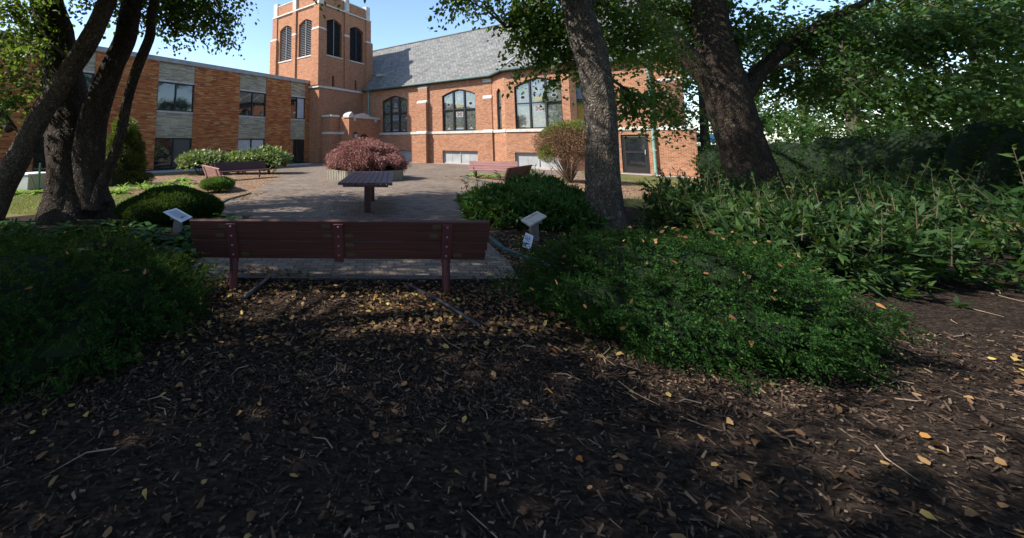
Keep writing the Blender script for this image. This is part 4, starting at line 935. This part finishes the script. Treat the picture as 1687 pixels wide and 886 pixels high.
# ------------------------------------------------------------------ signs and small things
def plaque(name, label, corners, thick, mat, base, postmat, lines=True, inset=.85, lm=None):
    t = thing(name, label, 'sign', base); q = [Vector(c)-Vector(base) for c in corners]
    n_ = (q[1]-q[0]).cross(q[3]-q[0]).normalized()
    if n_.z < 0: n_ = -n_
    m1 = MB(); r_ = [tuple(v) for v in q]
    if (q[1]-q[0]).cross(q[2]-q[0]).dot(n_) < 0: r_ = r_[::-1]
    m1.prism([tuple(Vector(p)-n_*thick) for p in r_], n_*thick); m1.build('panel', mat, t, bevel=.004)
    if lines:
        m2 = MB(); o_, u_, v_ = q[0], q[3]-q[0], q[1]-q[0]
        for k in range(6 if lines is True else lines):
            a = .16+k*.12; l0, l1 = .12, (.86 if k % 3 else .7)
            p = [o_+u_*l0+v_*a, o_+u_*l1+v_*a, o_+u_*l1+v_*(a+.045), o_+u_*l0+v_*(a+.045)]
            p = [x+n_*.0015 for x in p]
            if (p[1]-p[0]).cross(p[2]-p[0]).dot(n_) < 0: p = p[::-1]
            m2.poly([tuple(x) for x in p])
        m2.build('lettering', lm or M['ink'], t)
    if postmat:
        c = sum(q, Vector())/4; m3 = MB(); m3.box(c.x-.06, c.y-.05, -.05, c.x+.06, c.y+.05, c.z-thick-.015); m3.build('post', postmat, t, bevel=.006)
        MB().box(c.x-.10, c.y-.08, c.z-thick-.05, c.x+.10, c.y+.08, c.z-thick-.012).build('bracket', postmat, t)
    return t
plaque('plaque_sign', 'slanted pale blue-white plaque on a short post behind the left end of the front bench', [(-3.41, 6.55, .47), (-3.33, 6.82, .485), (-3.02, 6.80, .335), (-3.05, 6.45, .32)], .02, M['plaque'], (-3.2, 6.62, 0), M['post'], 6)
plaque('plaque_sign', 'slanted weathered stone-coloured plaque on a grey post beside the right-hand rhododendrons', [(2.64, 6.52, .345), (2.67, 6.25, .30), (3.08, 6.52, .405), (3.05, 6.80, .435)][::-1], .03, M['plaque_stone'], (2.86, 6.52, 0), M['post'], 2, lm=M['twig'])
plaque('card_sign', 'small tilted white information card stuck in the ground below the weathered plaque', [(2.565, 6.16, .215), (2.665, 6.10, .175), (2.55, 5.98, -.01), (2.45, 6.05, .035)], .008, M['plaque'], (2.55, 6.08, 0), None, 5)
u = thing('utility_cabinet', 'low pale metal utility cabinet with white lid behind the left trunks', 'utility box', (-11.75, 13.7, 0), R(-20))
MB().box(-.62, -.35, 0, .18, .35, .52).build('body', M['cabinet_side'], u, bevel=.01); MB().box(-.66, -.39, .52, .22, .39, .57).build('lid', M['white'], u, bevel=.01)
MB().box(.181, -.33, .03, .20, .33, .50).build('door', M['cabinet'], u, bevel=.005)
g_ = thing('sign_post', 'thin dark green steel post standing in front of the utility cabinet', 'post', (-11.15, 13.1, 0)); 
MB().box(-.03, -.02, -.1, .03, .02, .95).build('post', M['green_steel'], g_, bevel=.004); MB().tube([(-.28, 0, .5), (-.15, .0, .25), (-.05, .02, .04)], .012, 6).build('brace', M['green_steel'], g_)
def pipe(label, p, q, r=.018):
    m1 = MB(); p, q = Vector(p), Vector(q); m1.tube([p, p.lerp(q, .5)+Vector((.02, .02, .01)), q], r, 8); o = m1.build('edging_pipe', M['pipe'], None, smooth=True); return tag(o, label, 'pipe')
pipe('short dark pipe lying on the soil by the left leg of the front bench', (-1.13, 4.72, .03), (-1.24, 4.10, .03), .022)
pipe('long dark pipe slanting across the leaf litter left of the right bench leg', (.50, 4.42, .03), (1.02, 3.5, .02), .020)
def timber(label, pts, h=.07, w_=.08, mat=None):
    m1 = MB()
    for p, q in zip(pts[:-1], pts[1:]):
        p, q = Vector((*p, 0)), Vector((*q, 0)); t = (q-p).normalized(); n_ = Vector((-t.y, t.x, 0))*w_/2; t = t*.012
        r_ = [p+t-n_, q-t-n_, q-t+n_, p+t+n_]; m1.hexa([(v.x, v.y, -.03) for v in r_]+[(v.x, v.y, h) for v in r_])
    return tag(m1.build('edging_timber', mat or M['edging'], None, bevel=.008), label, 'edging')
timber('dark timber edging along the right edge of the near patio', [(2.42, 5.0), (2.10, 5.9), (2.15, 7.2)], .06)
timber('greenish edging curving round the right-hand mulch bed below the sunlit bench', [(5.9, 19.55), (4.95, 18.75), (4.72, 17.25), (5.1, 15.9), (5.25, 15.15)], .07)
timber('dark edging between the mulch and the left side of the patio', [(-3.66, 12.4), (-3.92, 11.0), (-3.80, 9.5)], .05)
timber('dark edging strip under the front bench between patio and soil', [(-2.3, 4.72), (-.3, 4.67), (1.9, 4.65)], .03, .03, M['pipe'])

# ------------------------------------------------------------------ litter, chips, grass
rng = np.random.default_rng(404)
def flat(P, rng, L, Wd, tilt=.35, six=True):
    n = len(P); a = rng.uniform(0, 6.28, n); t1, t2 = rng.normal(size=n)*tilt*.5, rng.normal(size=n)*tilt
    D = np.column_stack([np.cos(a), np.sin(a), t1]); S = np.column_stack([-np.sin(a), np.cos(a), t2]); L = np.broadcast_to(L, (n,))[:, None]; Wd = np.broadcast_to(Wd, (n,))[:, None]
    up = np.array([0, 0, 1.0])*L*rng.uniform(-.1, .35, (n, 1))
    if six: V = np.stack([P, P+D*L*.28+S*Wd+up*.6, P+D*L*.66+S*Wd*.75+up, P+D*L, P+D*L*.66-S*Wd*.75+up*.8, P+D*L*.28-S*Wd*.9+up*.4], 1)
    else: V = np.stack([P+S*Wd, P+D*L+S*Wd*.6, P+D*L*.95-S*Wd*.7, P-S*Wd*.8], 1)
    V[..., 2] -= np.minimum(V[..., 2].min(1)-P[:, 2], 0)[:, None]; V[..., 2] += .004; return V
parts = []
for poly, n in (([(-2.6, 3.0), (2.2, 3.0), (2.0, 4.66), (-2.3, 4.7)], 1200), ([(-2.4, 4.2), (2.1, 4.2), (2.0, 4.66), (-2.3, 4.7)], 450), ([(-.3, 3.4), (1.7, 3.3), (1.9, 4.4), (.1, 4.4)], 800), ([(-9, -1), (9, -1), (9, 3.2), (-9, 3.2)], 2600), ([(1.9, 4.8), (2.6, 4.8), (2.9, 6.8), (2.1, 7.0)], 600), ([(2.3, 5.0), (6, 5.2), (7, 8), (3.0, 7.2)], 1500), ([(-1.8, 4.74), (-.6, 4.7), (-.7, 5.0), (-1.5, 5.1)], 160),
                ([(-3.9, 10.9), (-3.3, 11.0), (-3.2, 13.0), (-3.65, 12.4)], 260), ([(4.0, 15.0), (5.2, 15.2), (4.8, 19), (3.9, 18.8)], 350), (patio_poly, 750), (left_bed, 900), (right_bed, 1200), ([(9, 1), (18, 1), (18, 8), (9, 9)], 1500)):
    P = scatter(poly, n, rng); P[:, 2] += .012; parts.append(flat(P, rng, .048*(.45+.9*rng.random(len(P))), .014*(.6+.9*rng.random(len(P)))))
o = quadmesh('fallen_leaves', np.concatenate(parts), M['dead_leaf']); o['kind'] = 'stuff'; o['label'] = 'dry brown and yellow leaves scattered over beds and patio'; o['category'] = 'leaf litter'
parts = []
for k_, (poly, n) in enumerate(((left_bed, 15000), (right_bed, 9000))):
    P = scatter(poly, n, rng); P[:, 2] += .006; parts.append(flat(P, rng, (.045 if k_ < 2 else .028)*(.4+1.1*rng.random(len(P))), (.006 if k_ < 2 else .0035)*(.5+.9*rng.random(len(P))), .3, False))
dk = []
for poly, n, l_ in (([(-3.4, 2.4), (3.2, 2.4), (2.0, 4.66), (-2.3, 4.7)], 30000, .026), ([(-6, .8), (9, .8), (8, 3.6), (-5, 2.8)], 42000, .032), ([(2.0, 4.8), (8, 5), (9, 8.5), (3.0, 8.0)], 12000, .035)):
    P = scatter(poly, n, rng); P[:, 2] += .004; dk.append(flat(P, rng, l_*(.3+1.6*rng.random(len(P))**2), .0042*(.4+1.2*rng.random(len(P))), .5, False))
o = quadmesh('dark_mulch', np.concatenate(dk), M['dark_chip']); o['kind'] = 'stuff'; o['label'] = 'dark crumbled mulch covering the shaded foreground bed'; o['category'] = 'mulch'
m1 = MB(); r5 = random.Random(8)
for k in range(150):
    x, y = r5.uniform(-4, 8), r5.uniform(1.2, 4.5); a = r5.uniform(0, 6.28); l_ = r5.uniform(.06, .28); m1.tube([(x, y, .012), (x+math.cos(a)*l_*.5, y+math.sin(a)*l_*.5, .02), (x+math.cos(a+.3)*l_, y+math.sin(a+.3)*l_, .012)], [.004, .003, .0015], 5)
tag(m1.build('fallen_twigs', M['drytwig'], None, uv=False), 'thin dry twigs scattered over the dark foreground soil', 'twigs', None, 'stuff')
o = quadmesh('bark_chips', np.concatenate(parts), M['chip']); o['kind'] = 'stuff'; o['label'] = 'reddish shredded bark mulch covering the beds'; o['category'] = 'mulch'
parts = []
for poly, n in (([(-12.5, 9.0), (-6.6, 8.8), (-5.9, 10.3), (-5.2, 10.9), (-6.2, 12.0), (-9, 12.2), (-11, 13.0), (-14, 13)], 26000), ([(5.2, 12.0), (7.0, 9.6), (12, 8.1), (17, 9), (16.5, 14.5), (11.5, 17), (9.5, 12)], 16000)):
    P = scatter(poly, n, rng); n = len(P); D = np.column_stack([rng.normal(size=(n, 2))*.6, np.ones(n)]); parts.append(leaves(P, D, .07*(.5+.9*rng.random(n)), .0045, rng, .3))
o = quadmesh('lawn_grass', np.concatenate(parts), M['grass']); o['kind'] = 'stuff'; o['label'] = 'pale dry lawn grass beside the beds'; o['category'] = 'grass'

# ------------------------------------------------------------------ trees
def sprays(c, rad, n, per, rng, L=.075, droop=.9, outdir=None, spray=.7):
    """hanging sprays of leaves inside an ellipsoid"""
    d = nrm(rng.normal(size=(n, 3)))*(rng.random((n, 1))**.5); S0 = np.asarray(c)+d*np.asarray(rad)
    h = nrm(np.column_stack([rng.normal(size=(n, 2)), np.zeros(n)]) + (0 if outdir is None else np.array(outdir)))
    ls = spray*(.5+.8*rng.random(n)); t = (np.arange(per)+.5)/per
    P = S0[:, None, :] + h[:, None, :]*(ls[:, None]*t)[..., None]*.75 + np.array([0, 0, -1.])*((ls*droop)[:, None]*t**1.7)[..., None]
    P = (P + rng.normal(size=P.shape)*.05).reshape(-1, 3); m = len(P)
    D = np.repeat(h, per, 0)*.3 + rng.normal(size=(m, 3))*.55 + np.array([0, 0, -.6])
    return ovals(P, D, L*(.65+.7*rng.random(m)), L*.36*(.7+.6*rng.random(m)), rng)
GAPS = [((.25, 3.9), .95), ((1.0, 3.75), .8), ((2.6, 3.3), .8), ((-8.4, 10.0), 2.2), ((-7.0, 12.6), 2.2), ((-10.8, 11.4), 2.0)]
def sunny(c):   # True where a bough would block one of the openings the sun comes through
    for (x, y), r in GAPS:
        o = Vector((x, y, .1)); v = Vector(c)-o; d = -SUN_D; q = v-d*v.dot(d)
        if q.length < r: return True
    return False
def tree(name, label, base, stems, clumps, mat, bark_, seed, L=.075, per=14, group=None, crown_name='crown', flare=None):
    rng = np.random.default_rng(seed); t = thing(name, label, 'tree', base, 0, group); bx = Vector(base)
    for k, (pts, rads) in enumerate(stems):
        # smooth path
        P = [Vector(p)-bx for p in pts]; pp, rr_ = [], []
        for i in range(len(P)-1):
            p0, p1, p2, p3 = P[max(i-1, 0)], P[i], P[i+1], P[min(i+2, len(P)-1)]; st = max(3, int((p2-p1).length/(.055 if rads[0] > .1 else .12)))
            for j in range(st):
                f = j/st; pp.append(.5*((2*p1)+(p2-p0)*f+(2*p0-5*p1+4*p2-p3)*f*f+(3*p1-p0-3*p2+p3)*f**3)); rr_.append(rads[i]+(rads[i+1]-rads[i])*f)
        pp.append(P[-1]); rr_.append(rads[-1])
        m1 = MB(); m1.tube(pp, rr_, 56 if rads[0] > .1 else 8, 0, True, .06 if rads[0] > .1 else 0, .42, seed+k); m1.build('trunk' if rads[0] > .12 else 'limb', bark_, t, smooth=True, uv=False)
    anchors = [Vector(p)-bx for s in stems for p in s[0][1:]]
    m2 = MB(); vs = []; r2 = random.Random(seed)
    for (c, rad, n) in clumps:
        if c[2] > 4.5 and sunny(c): continue
        c_ = Vector(c)-bx; rad = rad if hasattr(rad, '__len__') else (rad, rad, rad*.75)
        a = min(anchors, key=lambda q: (q-c_).length + max(0, q.z-c_.z)*.5)
        od = (c_-a); od = (od.x, od.y, 0) if od.length > .3 else None
        md = a.lerp(c_, .55)+Vector((r2.uniform(-.2, .2), r2.uniform(-.2, .2), .18*(c_-a).length)); dl = (c_-a).length
        m2.tube([a, a.lerp(md, .5)+Vector((0, 0, .05*dl)), md, c_], [min(.05, .018+.008*dl), .022, .015, .006], 6)
        for q in range(4):
            e_ = c_+Vector((r2.uniform(-1, 1)*rad[0], r2.uniform(-1, 1)*rad[1], r2.uniform(-.8, .5)*rad[2])); m2.tube([md.lerp(c_, .5), md.lerp(e_, .6)+Vector((0, 0, .1)), e_], [.010, .007, .003], 4)
        vs.append(sprays(tuple(c_), rad, n, per, rng, L, .9, None if od is None else tuple(np.array(od)/max(1e-6, np.linalg.norm(od))*.7)))
    if m2.v: m2.build('branches', M['twig'], t, uv=False)
    if vs: quadmesh(crown_name, np.concatenate(vs), mat, t)
    return t
def at(px, py, Y):   # a point of the place, from the survey of the photograph
    th = R(6); v = (py-171)/620; u_ = (px-600)/620; f = math.cos(th)+v*math.sin(th); up = math.sin(th)-v*math.cos(th)
    return (u_/f*Y, Y, 1.62+up/f*Y)
def stem_px(rows): return ([at(x, y, Y) for x, y, Y, r in rows], [r*Y/620/math.sqrt(1+((x-600)/620)**2) for x, y, Y, r in rows])
# left multi-stemmed tree
cl_ = []
rr = random.Random(17)
for (px, py, Y, r, n) in ((215, 10, 9.2, .5, 26), (262, 12, 9.6, .55, 36), (300, 8, 9.8, .6, 44), (340, 6, 10.0, .55, 44), (368, 22, 10.2, .4, 26), (285, 40, 9.7, .35, 14), (325, 38, 10.0, .35, 16), (372, 48, 10.2, .28, 10), (355, -20, 10, .8, 50), (250, -20, 9.4, .8, 50), (150, 2, 9.6, .25, 5)):
    cl_.append((at(px, py, Y), r, n))
for k in range(44):
    a = rr.uniform(0, 6.28); q = math.sqrt(rr.random())*3.9; x, y = -5.2+q*math.cos(a)*1.15, 8.4+q*math.sin(a)*.85; z = rr.uniform(5.9, 9.6)
    if z < 1.62+.40*y+.9: z = 1.62+.40*y+rr.uniform(.9, 2.6)
    cl_.append(((x, y, z), 1.05, 95))
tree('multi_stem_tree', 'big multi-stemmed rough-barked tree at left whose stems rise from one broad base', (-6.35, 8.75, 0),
     [stem_px([(126, 368, 8.75, 78), (126, 350, 8.75, 64), (126, 322, 8.75, 53), (125, 280, 8.8, 48), (123, 230, 8.9, 46), (116, 180, 9.0, 38), (104, 120, 9.1, 34), (90, 50, 9.2, 31), (76, -5, 9.3, 30), (60, -80, 9.5, 22)]),
      stem_px([(160, 340, 8.5, 28), (150, 300, 8.5, 27), (146, 250, 8.5, 27), (152, 200, 8.5, 26), (168, 155, 8.5, 22), (187, 107, 8.5, 20), (207, 60, 8.5, 19), (218, 0, 8.5, 18), (240, -80, 8.5, 13)]),
      stem_px([(158, 345, 8.35, 16), (163, 315, 8.35, 13), (177, 280, 8.35, 10), (195, 235, 8.35, 9), (210, 165, 8.35, 8.6), (228, 107, 8.35, 9), (247, 60, 8.35, 9), (249, 30, 8.35, 8), (256, -5, 8.35, 8), (275, -70, 8.4, 5)]),
      ([(-4.8, 8.4, 5.1), (-4.2, 8.9, 5.5), (-3.7, 9.4, 5.6)], [.10, .06, .02])],
     cl_, M['leaf_birch'], M['bark_shade'], 1001, .105)
cl_ = []
for (px, py, Y, r, n) in ((20, 15, 8.4, .6, 34), (12, 60, 8.2, .5, 26), (45, 40, 8.8, .45, 22), (8, 105, 8.0, .45, 17), (58, 78, 8.0, .3, 9), (78, 66, 7.6, .2, 6), (28, 128, 8.0, .3, 9), (10, 160, 7.8, .32, 11), (38, 152, 7.8, .22, 6), (4, 205, 7.8, .22, 6), (35, -20, 8.5, .8, 46), (65, 12, 9.5, .45, 20), (95, 20, 9.9, .3, 10)):
    cl_.append((at(px, py, Y), (r*1.25, r, r*.42), int(n*1.05)))
for k in range(20):
    a = rr.uniform(0, 6.28); q = math.sqrt(rr.random())*3.3; cl_.append(((-7.4+q*math.cos(a), 5.6+q*math.sin(a), rr.uniform(5.8, 9.2)), 1.05, 60))
tree('leaning_tree', 'rough-barked trunk leaning to the right across the left edge', (-8.45, 8.0, 0),
     [stem_px([(-30, 378, 7.8, 34), (-16, 350, 7.8, 30), (2, 310, 7.8, 26), (24, 270, 7.8, 23), (42, 235, 7.8, 21.5), (68, 188, 7.85, 19.5), (90, 155, 7.9, 20), (121, 107, 7.9, 18.5), (150, 60, 7.9, 18), (177, 0, 7.9, 16), (205, -70, 7.9, 11)]),
      ([(-7.3, 7.8, 1.9), (-7.9, 7.8, 2.7), (-8.4, 7.8, 3.6), (-8.2, 7.4, 5.6)], [.10, .08, .07, .05])], cl_, M['leaf_birch'], M['birch'], 1002, .10)
# right single trunk
cl_ = []
for (px, py, Y, r, n) in ((850, 22, 8.5, .36, 20), (880, 40, 8.8, .45, 28), (900, 10, 8.6, .6, 40), (862, 62, 9.0, .32, 16), (893, 66, 8.6, .33, 18), (922, 48, 8.4, .36, 24), (935, 22, 8.2, .4, 26), (870, 0, 8.6, .5, 36), (745, -6, 8.4, .2, 9), (768, -2, 8.4, .2, 9), (820, -12, 8.4, .3, 14), (892, 92, 8.8, .22, 8), (915, 84, 8.6, .2, 8), (880, 112, 9, .14, 3), (912, 128, 8.8, .13, 4), (932, 112, 8.6, .16, 5), (938, 86, 8.6, .26, 12),
                        (1010, 35, 9, .55, 34), (1040, 10, 9, .6, 36), (1045, 58, 9.2, .5, 26), (1075, 40, 9.5, .45, 26), (1020, 80, 9.4, .4, 18), (1060, 92, 9.8, .4, 18), (1000, 62, 9, .3, 14), (1090, 76, 10, .4, 20), (1022, 150, 8.6, .26, 13), (1050, 158, 8.8, .30, 18), (1078, 154, 9.0, .26, 14), (1036, 182, 8.6, .22, 8), (1092, 184, 9.2, .26, 12), (1118, 168, 9.4, .16, 6), (1075, 134, 9.4, .2, 6), (1112, 194, 9.5, .14, 5), (980, 5, 9, .5, 30)):
    cl_.append((at(px, py, Y), (r*1.3, r, r*.5), int(n*1.45)))
for k in range(26):
    a = rr.uniform(0, 6.28); q = math.sqrt(rr.random())*3.6; x, y = 4.6+q*math.cos(a), 6.9+q*math.sin(a); cl_.append(((x, y, max(rr.uniform(5.8, 9), 1.62+.4*y+.9)), 1.0, 55))
tree('single_trunk_tree', 'tall straight rough-barked tree right of the patio with a flared foot', (4.58, 7.4, 0),
     [([(4.62, 7.4, -.1), (4.62, 7.4, .12), (4.62, 7.4, .4), (4.62, 7.4, 1.0), (4.66, 7.4, 2.0), (4.62, 7.4, 2.9), (4.50, 7.4, 3.5), (4.32, 7.4, 4.4), (4.15, 7.4, 6.0), (4.0, 7.3, 7.5)], [.54, .40, .315, .282, .272, .276, .285, .27, .23, .12]),
      ([(4.60, 7.4, 3.0), (5.1, 7.9, 3.1), (5.9, 8.5, 2.9), (7.0, 9.0, 2.5)], [.06, .045, .03, .015]), ([(4.35, 7.4, 4.2), (4.1, 7.9, 4.8), (3.8, 8.4, 4.7), (3.3, 8.5, 4.3)], [.07, .05, .035, .015]), ([(4.4, 7.4, 4.0), (5.0, 8.2, 4.8), (6.0, 9.0, 5.0), (7.2, 9.6, 4.6)], [.08, .06, .04, .02])],
     cl_, M['leaf_birch'], M['bark'], 1003, .10)
cl_ = []
for (px, py, Y, r, n) in ((1110, 20, 12, .7, 40), (1140, 50, 12, .6, 36), (1105, 96, 12.5, .4, 14), (1130, 84, 12.5, .4, 16), (1165, 20, 11.5, .7, 44), (1195, 60, 11, .6, 30), (1080, 0, 12, .7, 40), (1150, 0, 12, .8, 50), (1240, 30, 11, .9, 60), (1300, 60, 11, .9, 60), (1370, 40, 10.5, 1., 70), (1450, 70, 10, 1., 70), (1530, 50, 9.5, 1., 70), (1620, 40, 9, 1., 80), (1340, 130, 11, .9, 50), (1420, 150, 10, .8, 46), (1520, 150, 9.5, .8, 46), (1620, 140, 9, .8, 46), (1260, 120, 11.5, .7, 36), (1140, 130, 13, .5, 16), (1170, 100, 13, .6, 24)):
    cl_.append((at(px, py, Y), (r*1.15, r*1.1, r*.7), int(n*1.4)))
for k in range(24):
    a = rr.uniform(0, 6.28); q = math.sqrt(rr.random())*4; x, y = 10.5+q*math.cos(a), 10.0+q*math.sin(a); cl_.append(((x, y, max(rr.uniform(6.5, 9.5), 1.62+.38*y+.6)), 1.15, 60))
for c_ in ((9.8, 17.5, 9.6), (10.8, 19.2, 10.3), (10.2, 20.0, 10.6), (11.4, 18.6, 9.6), (9.4, 18.6, 10.4), (10.6, 17.0, 9.2), (11.8, 20.2, 9.9), (9.0, 19.8, 11.2), (12.3, 19.0, 8.9)): cl_.append((c_, (.9, .9, .5), 38))
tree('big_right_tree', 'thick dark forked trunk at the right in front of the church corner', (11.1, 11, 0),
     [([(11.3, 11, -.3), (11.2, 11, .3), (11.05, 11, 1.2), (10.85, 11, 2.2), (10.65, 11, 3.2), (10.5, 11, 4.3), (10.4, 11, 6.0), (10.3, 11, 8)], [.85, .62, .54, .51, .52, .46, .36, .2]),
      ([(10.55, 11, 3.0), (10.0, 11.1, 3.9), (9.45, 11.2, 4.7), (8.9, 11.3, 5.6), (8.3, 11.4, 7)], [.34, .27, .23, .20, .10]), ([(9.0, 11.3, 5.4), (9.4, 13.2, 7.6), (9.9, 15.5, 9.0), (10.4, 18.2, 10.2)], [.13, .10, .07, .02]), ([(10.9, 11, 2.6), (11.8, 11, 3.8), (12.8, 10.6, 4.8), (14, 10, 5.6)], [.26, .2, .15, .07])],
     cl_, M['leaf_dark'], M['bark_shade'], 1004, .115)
# unseen trees that shade the foreground, all but the first added for it (trunks beside and behind the viewpoint)
def shade_tree(label, x, y, r, zlo, zhi, n, seed, ncl=26):
    r3 = random.Random(seed); cl = []
    for k in range(ncl):
        a = r3.uniform(0, 6.28); q = math.sqrt(r3.random())*r; cl.append(((x+q*math.cos(a), y+q*math.sin(a), r3.uniform(zlo, zhi)), 1.15, n))
    tree('shade_tree', label, (x, y, 0), [([(x, y, -.1), (x+.05, y, .4), (x, y, 1.5), (x+.1, y, 3.5), (x, y, 6), (x, y, zhi)], [.5, .34, .28, .25, .2, .06]), ([(x, y, 3.5), (x+.9, y+.5, 5), (x+2, y+1, zhi-1)], [.13, .1, .04]), ([(x, y, 4), (x-.9, y-.4, 5.5), (x-2, y-.6, zhi-1)], [.13, .1, .04])], cl, M['leaf_dark'], M['bark'], seed, .12, 12, 'shade trees round the viewpoint')
shade_tree('shade tree standing left of the front yew bush', -6.9, 2.4, 3.9, 4.6, 8.8, 100, 2001, 46)
shade_tree('unseen tree added for shade left of the viewpoint', -3.2, -2.8, 4.2, 3.4, 8.5, 80, 2002, 44)
shade_tree('unseen tree added for shade right of the viewpoint', 3.6, -2.2, 4.2, 3.6, 8.5, 80, 2003, 44)
shade_tree('unseen tree added for shade farther left beyond the yew bush', -12.5, 4.6, 3.6, 4.4, 8.6, 70, 2005, 30)
shade_tree('unseen tree added for shade in the far right of the bed', 9.2, 1.6, 3.8, 4.6, 8.5, 70, 2004, 32)
# hedge and far trees beyond the church corner
def far_tree(label, x, y, r, h, n, seed, mat):
    r3 = random.Random(seed); cl = []
    for k in range(n):
        a = r3.uniform(0, 6.28); q = math.sqrt(r3.random())*r; z = r3.uniform(h*.28, h); q *= math.sqrt(max(.15, 1-((z-h*.55)/(h*.5))**2)); cl.append(((x+q*math.cos(a), y+q*math.sin(a), z), 1.1, 34))
    tree('far_tree', label, (x, y, -.3), [([(x, y, -.3), (x, y, .5), (x+.1, y, h*.5), (x, y, h*.9)], [.42, .28, .2, .05])], cl, mat, M['bark'], seed, .16, 10, 'trees beyond the church corner')
far_tree('pale leafy tree beyond the right church corner', 22.5, 25, 3.4, 8, 26, 3001, M['leaf_birch'])
far_tree('leafy tree right of the hedge', 24, 18.5, 3.4, 8.5, 34, 3002, M['leaf_dark'])
far_tree('leafy tree far right behind the hedge', 21.5, 13, 3.2, 8, 34, 3003, M['leaf_dark'])
far_tree('leafy tree at the far right edge', 19.5, 8.2, 3.0, 7.5, 34, 3004, M['leaf_dark'])
far_tree('leafy tree filling the gap at the right', 28, 24, 3.6, 9, 34, 3005, M['leaf_dark'])
hd = thing('hedge', 'dark clipped hedge beyond the right church corner', 'hedge', (0, 0, 0)); rng = np.random.default_rng(61); vs = []; m1 = MB()
pth = [(18.2, 21.5), (18.8, 17), (18.4, 12.5), (17.0, 9), (15.2, 6), (13.5, 3.6)]
for (xa, ya), (xb, yb) in zip(pth[:-1], pth[1:]):
    ln_ = math.hypot(xb-xa, yb-ya); nseg = int(ln_/1.1)+1
    for k in range(nseg):
        f = k/nseg; c = (xa+(xb-xa)*f, ya+(yb-ya)*f, .6); P, N = blob(1500, c, (.95, .95, 1.05+.12*min(6, max(0, 18-c[1]))), rng, 700+k, .12, 3, .15, -.7); vs.append(leaves(P, N+rng.normal(size=P.shape)*.7, .10, .025, rng)); blob_core(m1, c, (.95, .95, 1.05+.12*min(6, max(0, 18-c[1]))), 700+k, .12, 3, .88, -.3, nu=16, nv=9)
quadmesh('foliage', np.concatenate(vs), M['yew'], hd); m1.build('dark_core', M['core_green'], hd, uv=False)
tl = thing('teal_canopy', 'small teal-roofed shelter glimpsed beyond the hedge', 'shelter', (27.5, 30, -.3)); MB().prism([(-2, -1.5, 2.0), (2, -1.5, 2.0), (2, 0, 2.6), (-2, 0, 2.6)][::-1], (0, 0, .08)).prism([(-2, 1.5, 2.0), (2, 1.5, 2.0), (2, 0.01, 2.6), (-2, 0.01, 2.6)], (0, 0, .08)).build('roof', M['teal'], tl)
for x in (-1.8, 1.8):
    for y in (-1.3, 1.3): MB().box(x-.05, y-.05, 0, x+.05, y+.05, 2.06).build('post', M['white'], tl)
